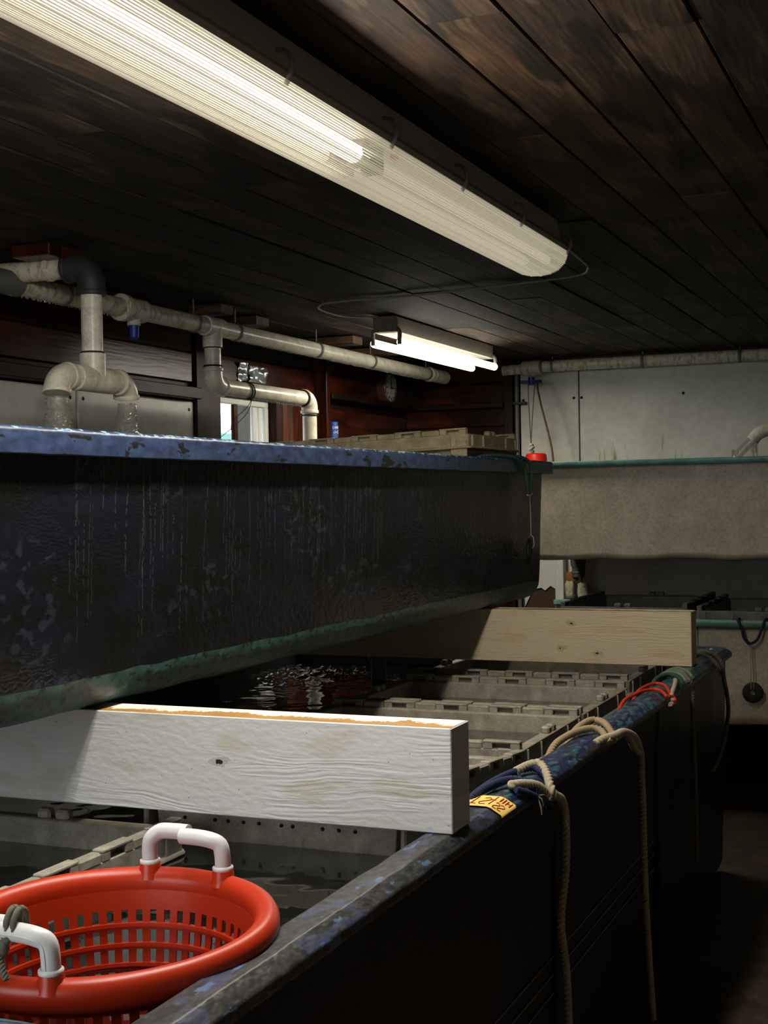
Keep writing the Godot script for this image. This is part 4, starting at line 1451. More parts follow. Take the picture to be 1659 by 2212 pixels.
# ---------------------------------------------------------------- basket
func basket() -> void:
	var c := Vector3(-1.058, 0.858, -1.535)
	var t := thing("fish_basket", "round red-orange plastic basket with white handles, in the near corner of the tank", "basket", c)
	t.rotation = Vector3(deg_to_rad(2.4), 0, 0)
	var R := 0.215
	var m: Material = M.basket
	# everything below is built around the rim centre
	var b := MB.new()
	b.lathe([Vector2(R - 0.018, -0.020), Vector2(R - 0.019, -0.006), Vector2(R - 0.014, 0.004), Vector2(R - 0.006, 0.010), Vector2(R + 0.002, 0.011), Vector2(R + 0.011, 0.007), Vector2(R + 0.016, -0.002), Vector2(R + 0.016, -0.012), Vector2(R + 0.013, -0.020), Vector2(R + 0.012, -0.020), Vector2(R + 0.010, -0.030), Vector2(R - 0.008, -0.031)], 72)
	piece(t, "rim", b.mesh(), m)
	b = MB.new()
	var wall := func(y: float) -> float: return R - 0.016 + y * 0.16   # radius narrows downwards
	var bands := [[-0.018, -0.046, 0.0], [-0.064, -0.069, 0.004], [-0.069, -0.074, 0.0], [-0.092, -0.097, 0.004], [-0.097, -0.102, 0.0], [-0.120, -0.125, 0.004], [-0.125, -0.130, 0.0], [-0.148, -0.153, 0.004], [-0.153, -0.158, 0.0], [-0.176, -0.181, 0.004], [-0.181, -0.28, 0.0]]
	for q in bands:
		var ra: float = wall.call(q[0])
		var rb: float = wall.call(q[1])
		var th := 0.0035
		b.lathe([Vector2(ra - q[2], q[0]), Vector2(ra + th, q[0]), Vector2(ra + th, q[0]), Vector2(rb + th, q[1]), Vector2(rb + th, q[1]), Vector2(rb - q[2], q[1]), Vector2(rb - q[2], q[1]), Vector2(ra - q[2], q[0])], 72)
	for row in [[-0.046, -0.064], [-0.074, -0.092], [-0.102, -0.120], [-0.130, -0.148], [-0.158, -0.176]]:
		for k in 56:
			var a0 := TAU * k / 56.0
			var a1 := a0 + TAU / 56.0 * 0.55
			var ra: float = wall.call(row[0])
			var rb: float = wall.call(row[1])
			var q := []
			for w in [[a0, 0.0], [a1, 0.0], [a1, 0.0035], [a0, 0.0035]]:
				q.append([Vector3((ra + w[1]) * cos(w[0]), row[0], (ra + w[1]) * sin(w[0])), Vector3((rb + w[1]) * cos(w[0]), row[1], (rb + w[1]) * sin(w[0]))])
			var mid := Vector3.ZERO
			for e in q:
				mid += (e[0] + e[1]) / 8.0
			for i in 4:
				var j := (i + 1) % 4
				var ctr: Vector3 = (q[i][0] + q[j][1]) / 2
				b.quad(q[i][0], q[j][0], q[j][1], q[i][1], ctr - mid)
	b.lathe([Vector2(wall.call(-0.28) + 0.003, -0.28), Vector2(0.0, -0.28)], 48)
	piece(t, "body", b.mesh(), m)
	# handles: red sockets and a white grip in two overlapping halves
	for s in [-1.0, 1.0]:
		var zz := R * 0.955
		for e in [-1.0, 1.0]:
			b = MB.new()
			b.xf = Transform3D(Basis(), Vector3(e * 0.062, 0.0, s * zz))
			b.lathe([Vector2(0.020, -0.004), Vector2(0.0165, 0.006), Vector2(0.0155, 0.018), Vector2(0.013, 0.019)], 16)
			piece(t, "handle_socket", b.mesh(), m)
		var h := piece(t, "handle", MB_half(1.0, s, zz), M.handle_white)
		piece(h, "grip_half", MB_half(-1.0, s, zz), M.handle_white)
	# grey cord knotted on the near handle
	var k := thing("cord", "grey cord knotted round the basket's near white handle", "cord", c + Vector3(-0.05, 0.0, 0.21))
	b = MB.new()
	for dx in [0.0, 0.010]:
		var ring := []
		for i in 21:
			var a := TAU * i / 20
			ring.append(c + Vector3(0.006 + dx + 0.003 * sin(a), 0.063 + 0.0165 * cos(a), 0.203 + 0.0165 * sin(a)))
		b.tube(ring, 0.0042, 9, false, 3, 0.012)
	part(k, "loop", b, M.rope_grey)
	part(k, "tail", rope([c + Vector3(0.012, 0.05, 0.219), c + Vector3(0.0, 0.033, 0.222), c + Vector3(-0.02, 0.015, 0.222), c + Vector3(-0.04, -0.005, 0.222), c + Vector3(-0.07, -0.03, 0.22)], 0.0045, 0.014), M.rope_grey)
	part(k, "tail", rope([c + Vector3(0.006, 0.048, 0.219), c + Vector3(0.004, 0.03, 0.226), c + Vector3(0.010, 0.016, 0.23), c + Vector3(0.018, 0.004, 0.232)], 0.0048, 0.014), M.rope_grey)
	b = MB.new()
	b.xf = Transform3D(Basis(), c + Vector3(0.004, 0.036, 0.222))
	b.lathe([Vector2(0, -0.010), Vector2(0.007, -0.007), Vector2(0.009, 0), Vector2(0.007, 0.007), Vector2(0, 0.010)], 10)
	part(k, "knot", b, M.rope_grey)

func MB_half(e: float, s: float, zz: float) -> Mesh:
	var b := MB.new()
	var dz := 0.0035 * e
	var dy := -0.002 * e
	var path := cr([Vector3(e * 0.062, 0.014, s * zz), Vector3(e * 0.062, 0.018, s * zz), Vector3(e * 0.062, 0.038, s * zz), Vector3(e * 0.058, 0.054, s * zz), Vector3(e * 0.044, 0.063 + dy, s * zz + dz), Vector3(e * 0.022, 0.065 + dy, s * zz + dz), Vector3(-e * 0.004, 0.065 + dy, s * zz + dz)], 0.005)
	b.tube(path, 0.0118, 16, true)
	# the moulded groove along the grip shows as a proud seam
	var off := []
	for p in path:
		off.append(p + Vector3(0, 0, s * 0.0112))
	b.tube(off, 0.0016, 5)
	b.xf = Transform3D(Basis(), Vector3(e * 0.062, 0.016, s * zz))
	b.lathe([Vector2(0.013, 0.0), Vector2(0.0155, 0.002), Vector2(0.0155, 0.006), Vector2(0.0125, 0.008)], 16)
	return b.mesh()

# ---------------------------------------------------------------- ropes
func over_rim(z0: float, z1: float, lift := 0.0) -> Array:   # a strand that crosses the rim of the lower tank from inside to outside
	var out := []
	for p in [[-0.874, 0.79], [-0.873, 0.835], [-0.860, 0.853], [-0.835, 0.856], [-0.808, 0.854], [-0.786, 0.841], [-0.777, 0.825]]:
		var f: float = (p[0] + 0.874) / 0.097
		out.append(Vector3(p[0], p[1] + lift, lerpf(z0, z1, f)))
	return out

func ropes() -> void:
	# blue rope with a white tail
	var t := thing("rope", "navy rope wound over the tank rim with a thick white rope tail hanging down", "rope", Vector3(-0.8, 0.3, -2.65), "ropes tied to the lower tank")
	part(t, "blue_strand", rope([Vector3(-0.873, 0.79, -2.42), Vector3(-0.870, 0.838, -2.46), Vector3(-0.862, 0.854, -2.54), Vector3(-0.85, 0.857, -2.66), Vector3(-0.826, 0.857, -2.73), Vector3(-0.800, 0.852, -2.72), Vector3(-0.779, 0.835, -2.70), Vector3(-0.772, 0.80, -2.70)], 0.0075, 0.026), M.rope_blue)
	part(t, "blue_strand", rope([Vector3(-0.873, 0.79, -2.40), Vector3(-0.868, 0.838, -2.44), Vector3(-0.856, 0.855, -2.51), Vector3(-0.835, 0.859, -2.59), Vector3(-0.808, 0.855, -2.61), Vector3(-0.784, 0.838, -2.61), Vector3(-0.774, 0.81, -2.63)], 0.0075, 0.026), M.rope_blue)
	part(t, "blue_strand", rope([Vector3(-0.80, 0.852, -2.54), Vector3(-0.785, 0.84, -2.57), Vector3(-0.775, 0.818, -2.62), Vector3(-0.770, 0.79, -2.68)], 0.007, 0.026), M.rope_blue)
	part(t, "white_strand", rope([Vector3(-0.822, 0.836, -2.60), Vector3(-0.819, 0.852, -2.575), Vector3(-0.808, 0.860, -2.548), Vector3(-0.794, 0.855, -2.585), Vector3(-0.782, 0.846, -2.62), Vector3(-0.773, 0.830, -2.645), Vector3(-0.768, 0.812, -2.655)], 0.0085, 0.030), M.rope_white)
	part(t, "white_tail", rope([Vector3(-0.845, 0.857, -2.68), Vector3(-0.832, 0.862, -2.73), Vector3(-0.812, 0.864, -2.745), Vector3(-0.787, 0.852, -2.71), Vector3(-0.770, 0.835, -2.675), Vector3(-0.763, 0.818, -2.675), Vector3(-0.762, 0.798, -2.725), Vector3(-0.768, 0.767, -2.771), Vector3(-0.770, 0.738, -2.787), Vector3(-0.770, 0.70, -2.788), Vector3(-0.770, 0.655, -2.785), Vector3(-0.770, 0.617, -2.774), Vector3(-0.770, 0.536, -2.737), Vector3(-0.770, 0.434, -2.77), Vector3(-0.770, 0.31, -2.785), Vector3(-0.770, 0.12, -2.79)], 0.0092, 0.034), M.rope_white)
	var b := MB.new()
	for q in [[0.0, 0.0], [0.008, 0.01], [-0.006, 0.016], [0.012, -0.008]]:
		b.tube(cr([Vector3(-0.775, 0.828, -2.60), Vector3(-0.766, 0.815 + q[0], -2.61 + q[1]), Vector3(-0.764, 0.800 + q[0], -2.625 + q[1] * 2.0)], 0.006), 0.0018, 5)
	part(t, "frayed_end", b, M.rope_grey)
	# tan rope
	t = thing("rope", "tan rope looped twice over the rim, its tail hanging to the floor", "rope", Vector3(-0.8, 0.02, -3.3), "ropes tied to the lower tank")
	part(t, "loop", rope([Vector3(-0.874, 0.80, -2.98), Vector3(-0.869, 0.842, -3.05), Vector3(-0.858, 0.855, -3.12), Vector3(-0.845, 0.858, -3.19), Vector3(-0.826, 0.858, -3.235), Vector3(-0.803, 0.855, -3.235), Vector3(-0.785, 0.845, -3.21), Vector3(-0.772, 0.833, -3.20)], 0.0085, 0.030), M.rope_tan)
	part(t, "loop", rope([Vector3(-0.874, 0.81, -3.16), Vector3(-0.870, 0.846, -3.24), Vector3(-0.862, 0.857, -3.32), Vector3(-0.848, 0.859, -3.355), Vector3(-0.822, 0.858, -3.335), Vector3(-0.797, 0.853, -3.29), Vector3(-0.777, 0.840, -3.255), Vector3(-0.769, 0.833, -3.23)], 0.0085, 0.030), M.rope_tan)
	part(t, "tail", rope([Vector3(-0.80, 0.834, -3.165), Vector3(-0.787, 0.842, -3.19), Vector3(-0.769, 0.844, -3.238), Vector3(-0.762, 0.842, -3.30), Vector3(-0.762, 0.817, -3.399), Vector3(-0.766, 0.785, -3.475), Vector3(-0.769, 0.747, -3.522), Vector3(-0.769, 0.719, -3.53), Vector3(-0.769, 0.687, -3.528), Vector3(-0.769, 0.598, -3.538), Vector3(-0.769, 0.414, -3.547), Vector3(-0.769, 0.222, -3.579), Vector3(-0.769, 0.02, -3.623)], 0.0092, 0.034), M.rope_white)
	part(t, "splice", rope([Vector3(-0.765, 0.835, -3.33), Vector3(-0.764, 0.812, -3.375), Vector3(-0.764, 0.790, -3.41), Vector3(-0.766, 0.768, -3.455), Vector3(-0.768, 0.755, -3.50)], 0.0085, 0.030), M.rope_white)
	# orange cord
	t = thing("cord", "orange cord looped twice over the teal-flecked rim with a pale knot", "cord", Vector3(-0.82, 0.8, -3.95), "ropes tied to the lower tank")
	part(t, "loop", rod([Vector3(-0.873, 0.80, -3.66), Vector3(-0.869, 0.844, -3.76), Vector3(-0.858, 0.852, -3.86), Vector3(-0.845, 0.854, -3.935), Vector3(-0.822, 0.854, -3.965), Vector3(-0.800, 0.851, -3.955), Vector3(-0.779, 0.838, -3.93)], 0.0052), M.cord_orange)
	part(t, "loop", rod([Vector3(-0.873, 0.81, -3.86), Vector3(-0.869, 0.846, -3.95), Vector3(-0.860, 0.853, -4.043), Vector3(-0.842, 0.855, -4.086), Vector3(-0.812, 0.853, -4.06), Vector3(-0.790, 0.844, -4.01), Vector3(-0.776, 0.833, -3.98)], 0.0052), M.cord_orange)
	part(t, "knot", rope([Vector3(-0.815, 0.846, -4.24), Vector3(-0.800, 0.852, -4.17), Vector3(-0.786, 0.847, -4.07), Vector3(-0.778, 0.838, -3.995), Vector3(-0.772, 0.828, -3.96), Vector3(-0.768, 0.818, -3.98), Vector3(-0.774, 0.815, -3.945)], 0.0068, 0.022), M.rope_white)
	part(t, "cord_end", rod([Vector3(-0.780, 0.838, -3.95), Vector3(-0.768, 0.832, -3.97), Vector3(-0.762, 0.822, -3.96)], 0.0055), M.cord_orange)
	# green and white rope
	t = thing("rope", "green and white rope wound over the rim close to the cream timber", "rope", Vector3(-0.8, 0.3, -4.3), "ropes tied to the lower tank")
	for dz in [0.0, -0.05, -0.10, -0.15]:
		part(t, "turn", rope([Vector3(-0.874, 0.81, -4.13 + dz), Vector3(-0.870, 0.846, -4.19 + dz), Vector3(-0.860, 0.856, -4.25 + dz), Vector3(-0.836, 0.858, -4.28 + dz), Vector3(-0.806, 0.854, -4.25 + dz), Vector3(-0.782, 0.842, -4.20 + dz)], 0.0065, 0.024), M.rope_green_white if dz < -0.03 else M.rope_green)
	part(t, "tail", rope([Vector3(-0.80, 0.857, -4.32), Vector3(-0.781, 0.852, -4.26), Vector3(-0.771, 0.836, -4.262), Vector3(-0.771, 0.811, -4.285), Vector3(-0.772, 0.775, -4.284), Vector3(-0.772, 0.725, -4.292), Vector3(-0.772, 0.651, -4.299), Vector3(-0.772, 0.5, -4.32), Vector3(-0.772, 0.27, -4.324)], 0.0072, 0.028), M.rope_grey)
	# grey rope beyond the cream timber
	t = thing("rope", "grey rope slung over the rim beyond the cream timber, its tail curling back", "rope", Vector3(-0.8, 0.5, -4.85), "ropes tied to the lower tank")
	part(t, "strand", rope([Vector3(-0.874, 0.81, -5.02), Vector3(-0.868, 0.848, -4.99), Vector3(-0.845, 0.857, -4.95), Vector3(-0.812, 0.857, -4.90), Vector3(-0.788, 0.845, -4.88), Vector3(-0.773, 0.82, -4.875), Vector3(-0.772, 0.768, -4.908), Vector3(-0.770, 0.707, -4.954), Vector3(-0.770, 0.647, -4.984), Vector3(-0.770, 0.608, -4.963), Vector3(-0.770, 0.545, -4.87), Vector3(-0.770, 0.511, -4.747), Vector3(-0.768, 0.495, -4.622)], 0.0078, 0.03), M.rope_grey)
	part(t, "loop", rope([Vector3(-0.872, 0.82, -4.90), Vector3(-0.862, 0.852, -4.89), Vector3(-0.835, 0.858, -4.85), Vector3(-0.806, 0.855, -4.80), Vector3(-0.785, 0.84, -4.79), Vector3(-0.772, 0.815, -4.81), Vector3(-0.770, 0.79, -4.86)], 0.0078, 0.03), M.rope_grey)
	# green cord with a hanging iron disc on the upper tank
	t = thing("cord", "dark green cord hooked over the upper tank rim with a string and iron disc", "cord", Vector3(-1.44, 1.17, -4.8))
	part(t, "loop", rod([Vector3(-1.53, 1.50, -4.40), Vector3(-1.522, 1.552, -4.43), Vector3(-1.50, 1.566, -4.50), Vector3(-1.465, 1.566, -4.60), Vector3(-1.445, 1.556, -4.66), Vector3(-1.438, 1.52, -4.733), Vector3(-1.436, 1.48, -4.746), Vector3(-1.436, 1.434, -4.767)], 0.0065), M.rope_green)
	part(t, "loop", rod([Vector3(-1.53, 1.50, -4.58), Vector3(-1.522, 1.552, -4.60), Vector3(-1.50, 1.566, -4.65), Vector3(-1.462, 1.566, -4.73), Vector3(-1.441, 1.553, -4.78), Vector3(-1.436, 1.52, -4.81), Vector3(-1.436, 1.48, -4.808), Vector3(-1.436, 1.434, -4.778)], 0.0065), M.rope_green)
	part(t, "string", rod([Vector3(-1.432, 1.425, -4.74), Vector3(-1.428, 1.430, -4.785), Vector3(-1.434, 1.437, -4.80), Vector3(-1.436, 1.424, -4.785), Vector3(-1.438, 1.354, -4.80), Vector3(-1.440, 1.281, -4.804)], 0.0022), M.string)
	b = MB.new()
	b.tube(cr([Vector3(-1.440, 1.281, -4.804), Vector3(-1.428, 1.272, -4.795), Vector3(-1.425, 1.245, -4.79), Vector3(-1.432, 1.235, -4.795)], 0.006), 0.0022, 6)
	b.tube(cr([Vector3(-1.440, 1.281, -4.804), Vector3(-1.452, 1.270, -4.82), Vector3(-1.455, 1.25, -4.825)], 0.006), 0.0022, 6)
	part(t, "bridle", b, M.string)
	b = MB.new()
	b.tube([Vector3(-1.421, 1.427, -4.71), Vector3(-1.428, 1.426, -4.725), Vector3(-1.430, 1.425, -4.742)], [0.003, 0.006, 0.004], 8)
	part(t, "string_knot", b, M.string)
	b = MB.new()
	b.xf = Transform3D(Basis(Vector3(0, 1, 0), Vector3(1, 0, 0), Vector3(0, 0, -1)).rotated(Vector3.UP, 0.15), Vector3(-1.449, 1.221, -4.815))
	b.lathe([Vector2(0.012, -0.006), Vector2(0.012, 0.006), Vector2(0.044, 0.006), Vector2(0.049, 0.003), Vector2(0.049, -0.003), Vector2(0.044, -0.006), Vector2(0.012, -0.006)], 28)
	part(t, "iron_disc", b, M.iron_disc)
	# blue loop, strings and ring on the low tank at the end wall
	t = thing("cord", "blue cord loop with strings and a black ring weight on the low beige tank", "cord", Vector3(-0.83, 0.51, -6.04))
	part(t, "loop", rope([Vector3(-0.89, 0.872, -6.10), Vector3(-0.888, 0.873, -6.05), Vector3(-0.871, 0.833, -6.045), Vector3(-0.862, 0.793, -6.045), Vector3(-0.836, 0.772, -6.045), Vector3(-0.806, 0.791, -6.045), Vector3(-0.789, 0.832, -6.045), Vector3(-0.774, 0.873, -6.05), Vector3(-0.772, 0.872, -6.10)], 0.0065, 0.02), M.rope_blue)
	part(t, "string", rod([Vector3(-0.838, 0.772, -6.045), Vector3(-0.836, 0.62, -6.05), Vector3(-0.838, 0.570, -6.058)], 0.0018), M.string)
	part(t, "string", rod([Vector3(-0.832, 0.772, -6.045), Vector3(-0.826, 0.62, -6.05), Vector3(-0.826, 0.570, -6.058)], 0.0018), M.string)
	b = MB.new()
	b.xf = Transform3D(Basis(Vector3(1, 0, 0), Vector3(0, 0, 1), Vector3(0, -1, 0)), Vector3(-0.831, 0.557, -6.062))
	b.lathe([Vector2(0.0105, -0.006), Vector2(0.0105, 0.006), Vector2(0.040, 0.006), Vector2(0.045, 0.003), Vector2(0.045, -0.003), Vector2(0.040, -0.006), Vector2(0.0105, -0.006)], 28)
	part(t, "ring_weight", b, M.iron_disc)
	# strings and red float by the end wall, brown hose
	t = thing("net_float", "red plastic float hanging on dark strings from the blue plug by the end wall", "float", Vector3(-2.1646, 1.6173, -7.3651))
	part(t, "string", rod([Vector3(-2.2413, 2.0776, -7.5208), Vector3(-2.2161, 2.0447, -7.387), Vector3(-2.1942, 1.7652, -7.3432), Vector3(-2.1898, 1.7159, -7.3432)], 0.0026), M.string_dark)
	part(t, "string", rod([Vector3(-2.1865, 2.0776, -7.5208), Vector3(-2.1767, 2.0447, -7.387), Vector3(-2.1887, 1.7652, -7.3432), Vector3(-2.1898, 1.7159, -7.3432)], 0.0026), M.string_dark)
	b = MB.new()
	for q in [[0, 0, 0], [0.006, -0.012, 0.003], [-0.004, -0.022, 0.004], [0.004, -0.032, 0.0]]:
		b.xf = Transform3D(Basis(), Vector3(-1.997 + q[0], 1.684 + q[1], -6.70 + q[2]))
		b.lathe([Vector2(0, -0.010), Vector2(0.009, -0.006), Vector2(0.012, 0), Vector2(0.009, 0.006), Vector2(0, 0.010)], 9)
	part(t, "knot", b, M.rope_grey)
	b = MB.new()
	b.xf = Transform3D(Basis(), Vector3(-2.1624, 1.6008, -7.3432))
	b.lathe([Vector2(0, 0.062), Vector2(0.045, 0.062), Vector2(0.054, 0.058), Vector2(0.058, 0.05), Vector2(0.060, 0.005), Vector2(0.056, 0.0), Vector2(0, 0.0)], 28)
	part(t, "float_body", b, M.red_float)
	solo("hose", "thin brown hose running down the white end wall beside the red float", "hose", rod([Vector3(-2.192, 2.0776, -7.5186), Vector3(-2.1756, 2.0447, -7.4309), Vector3(-2.1273, 1.9176, -7.3432), Vector3(-2.0977, 1.8003, -7.3432), Vector3(-2.0747, 1.6973, -7.3432), Vector3(-2.066, 1.6151, -7.3432), Vector3(-2.066, 1.5077, -7.3432)], 0.0055), M.hose)

# ---------------------------------------------------------------- small things
func small_things() -> void:
	# hand-written label on the rim
	var t := thing("paper_label", "yellow paper label with red handwriting stuck on the tank rim", "label", Vector3(-0.82, 0.846, -2.44))
	var prof := [Vector2(-0.868, 0.8467), Vector2(-0.835, 0.8472), Vector2(-0.814, 0.8470), Vector2(-0.806, 0.8445), Vector2(-0.786, 0.8325), Vector2(-0.7845, 0.8275)]
	var rows := []
	var uvs := []
	for dy in [0.0, 0.0006]:
		rows = []
		uvs = []
		for p in prof:
			rows.append(PackedVector3Array([Vector3(p.x, p.y + dy, -2.402), Vector3(p.x, p.y + dy, -2.492)]))
			uvs.append(PackedVector2Array([Vector2(0, 0), Vector2(0, 0)]))
		if dy == 0.0:
			continue
	var b := MB.new()
	b.grid(rows, uvs, false, Vector3(-0.84, 0.5, -2.45))
	part(t, "paper", b, M.sticker)
	# strokes: [u across the rim 0..1 from the inner edge, w along z 0..1]
	var strokes := [
		[[0.10, 0.16], [0.10, 0.84]], [[0.10, 0.20], [0.16, 0.16]],
		[[0.30, 0.20], [0.22, 0.16], [0.18, 0.32], [0.26, 0.48], [0.32, 0.62], [0.26, 0.78], [0.19, 0.72]],
		[[0.38, 0.18], [0.38, 0.92]], [[0.34, 0.62], [0.43, 0.60]],
		[[0.66, 0.10], [0.60, 0.08], [0.57, 0.20], [0.63, 0.30], [0.66, 0.40], [0.61, 0.50], [0.57, 0.44]],
		[[0.74, 0.12], [0.69, 0.10], [0.67, 0.22], [0.72, 0.30], [0.75, 0.40], [0.71, 0.50], [0.67, 0.46]],
		[[0.60, 0.62], [0.60, 0.92]], [[0.65, 0.62], [0.65, 0.94]], [[0.70, 0.64], [0.70, 0.92]], [[0.77, 0.64], [0.77, 0.92]], [[0.70, 0.78], [0.77, 0.78]]]
	b = MB.new()
	for s in strokes:
		var path := []
		for q in s:
			var f: float = q[0] * (prof.size() - 1)
			var i := mini(int(f), prof.size() - 2)
			var p: Vector2 = prof[i].lerp(prof[i + 1], f - i)
			path.append(Vector3(p.x, p.y + 0.0011, lerpf(-2.405, -2.489, q[1])))
		b.tube(cr(path, 0.004), 0.0011, 5)
	part(t, "writing", b, M.ink_red)
	# insulated can on the shelf
	t = thing("drink_can", "blue can sleeve with white lettering on the varnished shelf", "can", Vector3(-3.0195, 1.7444, -6.5157))
	b = MB.new()
	b.xf = Transform3D(Basis(), Vector3(-3.0195, 1.7444, -6.5157))
	b.lathe([Vector2(0, 0.0), Vector2(0.024, 0.0), Vector2(0.0245, 0.004), Vector2(0.0245, 0.084), Vector2(0.022, 0.088), Vector2(0.020, 0.086), Vector2(0, 0.086)], 28)
	part(t, "sleeve", b, M.can_blue)
	b = MB.new()
	# letters CAMPE as strokes bent round the sleeve, and a wave mark below
	var put := func(list: Array, u0: float, y0: float, w: float, h: float) -> void:
		for s in list:
			var path := []
			for q in s:
				var a: float = 0.62 - (u0 + q[0] * w) / 0.0245
				path.append(Vector3(-3.0195 + 0.0252 * cos(a), 1.7444 + y0 + q[1] * h, -6.5157 + 0.0252 * sin(a)))
			b.tube(cr(path, 0.003), 0.0011, 5)
	var font := {"C": [[[1, 0.9], [0.3, 1], [0, 0.5], [0.3, 0], [1, 0.1]]], "A": [[[0, 0], [0.5, 1], [1, 0]], [[0.2, 0.4], [0.8, 0.4]]], "M": [[[0, 0], [0, 1], [0.5, 0.3], [1, 1], [1, 0]]], "P": [[[0, 0], [0, 1], [0.8, 1], [1, 0.75], [0.8, 0.45], [0, 0.45]]], "E": [[[1, 1], [0, 1], [0, 0], [1, 0]], [[0, 0.5], [0.8, 0.5]]]}
	var u := -0.017
	for ch in "CAMPE":
		put.call(font[ch], u, 0.051, 0.0068, 0.012)
		u += 0.0088
	put.call([[[0, 0.2], [0.35, 0.7], [0.6, 0.3], [0.85, 1.0], [1, 0.6]], [[0.1, 0.0], [0.5, 0.35], [0.75, 0.0], [1, 0.3]], [[0, -0.35], [1, -0.35]]], -0.016, 0.026, 0.040, 0.018)
	part(t, "lettering", b, M.print_white)
	# wall clock
	t = thing("wall_clock", "round wall clock with white dial and brown case on the timber wall", "clock", Vector3(-3.0688, 2.0644, -7.2994))
	var ax := Basis(Vector3(0, 0, 1), Vector3(1, 0, 0), Vector3(0, 1, 0))   # local y looks out of the wall
	b = MB.new()
	b.xf = Transform3D(ax, Vector3(-3.0688, 2.0644, -7.2994))
	b.lathe([Vector2(0, 0.0), Vector2(0.088, 0.0), Vector2(0.090, 0.004), Vector2(0.090, 0.050), Vector2(0.088, 0.056), Vector2(0.080, 0.058), Vector2(0.078, 0.052)], 40)
	part(t, "case", b, M.clock_case)
	b = MB.new()
	b.xf = Transform3D(ax, Vector3(-3.0688, 2.0644, -7.2994))
	b.lathe([Vector2(0.076, 0.055), Vector2(0.080, 0.0595), Vector2(0.086, 0.0595), Vector2(0.090, 0.055)], 40)
	part(t, "bezel", b, M.chrome)
	b = MB.new()
	b.xf = Transform3D(ax, Vector3(-3.0688, 2.0644, -7.2994))
	b.lathe([Vector2(0.0, 0.0535), Vector2(0.079, 0.0535)], 40)
	part(t, "dial", b, M.clock_face)
	for i in 12:
		b = MB.new()
		var a := TAU * i / 12
		var d := Vector3(0, cos(a), -sin(a))
		var c := Vector3(-3.0091, 2.0644, -7.2994) + d * 0.064
		b.tube([c - d * 0.007, c + d * 0.007], 0.0022 if i % 3 else 0.0034, 5)
		part(t, "hour_mark", b, M.ink_black)
	for q in [[-0.22, 0.052, 0.0028], [1.62, 0.034, 0.0036]]:
		var d := Vector3(0, cos(q[0]), -sin(q[0]))
		b = MB.new()
		b.tube([Vector3(-3.0074, 2.0644, -7.2994) - d * 0.008, Vector3(-3.0074, 2.0644, -7.2994) + d * q[1]], q[2], 6)
		part(t, "hand", b, M.ink_black)
	# torn foil on the boards above the window
	t = thing("foil_patch", "torn shiny foil patch stuck on the boards above the window", "foil", Vector3(-3.0578, 1.979, -5.765))
	var q := nz(77, 1.0, 3)
	for r in [[-5.858, -5.683, 1.984, 2.061], [-5.661, -5.579, 1.979, 2.069]]:
		rows = []
		uvs = []
		for j in 13:
			var row := PackedVector3Array()
			var uu := PackedVector2Array()
			for i in 17:
				var z := lerpf(r[0], r[1], i / 16.0) + (0.012 * q.get_noise_2d(j * 0.5, 3.0) if i == 0 or i == 16 else 0.0)
				var y := lerpf(r[2], r[3], j / 12.0)
				row.append(Vector3(-3.0667 + 0.004 + 0.012 * q.get_noise_2d(z * 11.0, y * 15.0), y, z))
				uu.append(Vector2(z, y))
			rows.append(row)
			uvs.append(uu)
		b = MB.new()
		b.grid(rows, uvs, false, Vector3(-5.48, 2.0228, -5.6992))
		part(t, "foil_piece", b, M.foil)
	# conduit and bracket in the corner of the end wall
	t = thing("conduit", "grey steel conduit with a black strap in the corner of the end wall", "conduit", Vector3(-2.3652, 0.0, -7.6501))
	part(t, "tube", pipe(Vector3(-2.3652, 0.0, -7.6501), Vector3(-2.3652, 2.1872, -7.6501), 0.013, 14), M.clamp_grey)
	b = MB.new()
	b.box(Vector3(-2.3849, 1.9592, -7.672), Vector3(-2.3071, 1.9746, -7.6304), 0.002)
	part(t, "strap", b, M.ink_black)
	# things in the gap under the end wall tank
	b = MB.new()
	b.plate([Vector3(-2.3345, 0.7843, -7.6556), Vector3(-2.3016, 0.8501, -7.6556), Vector3(-2.2852, 0.883, -7.6556), Vector3(-2.2358, 0.8939, -7.6556), Vector3(-2.2139, 0.8775, -7.6556), Vector3(-2.181, 0.9049, -7.6556), Vector3(-2.1536, 0.8884, -7.6556), Vector3(-2.1482, 1.1131, -7.6556), Vector3(-2.3454, 1.1131, -7.6556)], Vector3(0, 0, 0.004), Vector3(0, 0, 1))
	solo("torn_sheet", "torn white sheet hanging under the end wall tank", "sheet", b, M.sash_white)
	b = MB.new()
	b.box(Vector3(-2.3454, 0.6309, -7.6742), Vector3(-2.1482, 0.9597, -7.6632), 0.0, 1)
	solo("bare_board", "bare brown board showing below the torn white sheet", "board", b, M.torn_under)
	b = MB.new()
	b.box(Vector3(-2.1372, 0.0, -7.6556), Vector3(-2.0879, 1.1076, -7.5953), 0.003, 1, Vector2(0.3, 0.02))
	solo("support_post", "white post holding up the left end of the end wall tank", "post", b, M.sash_white)
	t = thing("drain_fitting", "grey drain fitting under the end wall tank", "drain", Vector3(-2.0057, 0.9597, -7.5953))
	b = MB.new()
	b.xf = Transform3D(Basis(), Vector3(-2.0002, 0.9597, -7.5953))
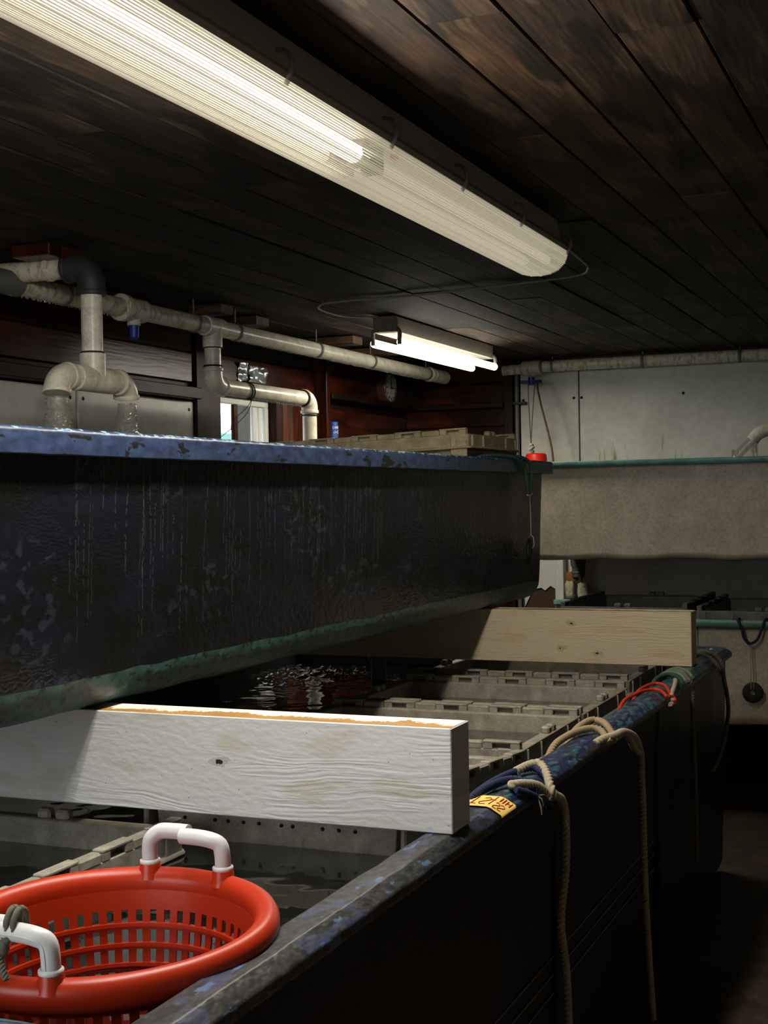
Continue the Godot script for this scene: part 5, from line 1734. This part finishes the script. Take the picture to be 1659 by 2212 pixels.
	b.lathe([Vector2(0.030, 0.0), Vector2(0.036, 0.004), Vector2(0.036, 0.06), Vector2(0.042, 0.062), Vector2(0.046, 0.12), Vector2(0.048, 0.13)], 24)
	part(t, "cup", b, M.drain_grey)
	b = MB.new()
	b.xf = Transform3D(Basis(), Vector3(-2.0002, 0.9597, -7.5953))
	b.lathe([Vector2(0.037, 0.022), Vector2(0.040, 0.024), Vector2(0.040, 0.032), Vector2(0.037, 0.034)], 24)
	part(t, "band", b, M.clamp_grey)
	var blob := func(at: Vector3, s: Vector3, sd: int) -> MB:
		var k := nz(sd, 1.0, 3)
		var o := MB.new()
		var rr := []
		var ru := []
		for j in 11:
			var th := PI * j / 10.0
			var row := PackedVector3Array()
			var uu := PackedVector2Array()
			for i in 18:
				var ph := TAU * i / 18
				var d := Vector3(sin(th) * cos(ph), cos(th), sin(th) * sin(ph))
				var sq := Vector3(signf(d.x) * pow(absf(d.x), 0.55), signf(d.y) * pow(absf(d.y), 0.55), signf(d.z) * pow(absf(d.z), 0.55))
				row.append(at + sq * s * (1.0 + 0.22 * k.get_noise_3dv(d * 1.6)))
				uu.append(Vector2(ph, th))
			uu.append(Vector2(TAU, th))
			rr.append(row)
			ru.append(uu)
		o.grid(rr, ru, true, at)
		return o
	solo("foam_block", "small upright white foam block next to the white post", "foam", blob.call(Vector3(-2.0517, 0.8884, -7.6062), Vector3(0.026, 0.052, 0.03), 61), M.foam, "foam chunks under the end wall tank")
	solo("foam_block", "larger white foam block beside the dark panel", "foam", blob.call(Vector3(-1.9728, 0.883, -7.6062), Vector3(0.036, 0.048, 0.03), 62), M.foam, "foam chunks under the end wall tank")
	solo("foam_block", "tan foam chunk wedged under the drain fitting", "foam", blob.call(Vector3(-2.0408, 0.9597, -7.6117), Vector3(0.036, 0.028, 0.02), 63), M.foam_tan, "foam chunks under the end wall tank")
	b = MB.new()
	b.box(Vector3(-2.1372, 0.8062, -7.661), Vector3(-1.907, 0.8325, -7.5514), 0.003)
	solo("ledge_board", "narrow teal ledge board under the foam blocks", "ledge", b, M.teal)
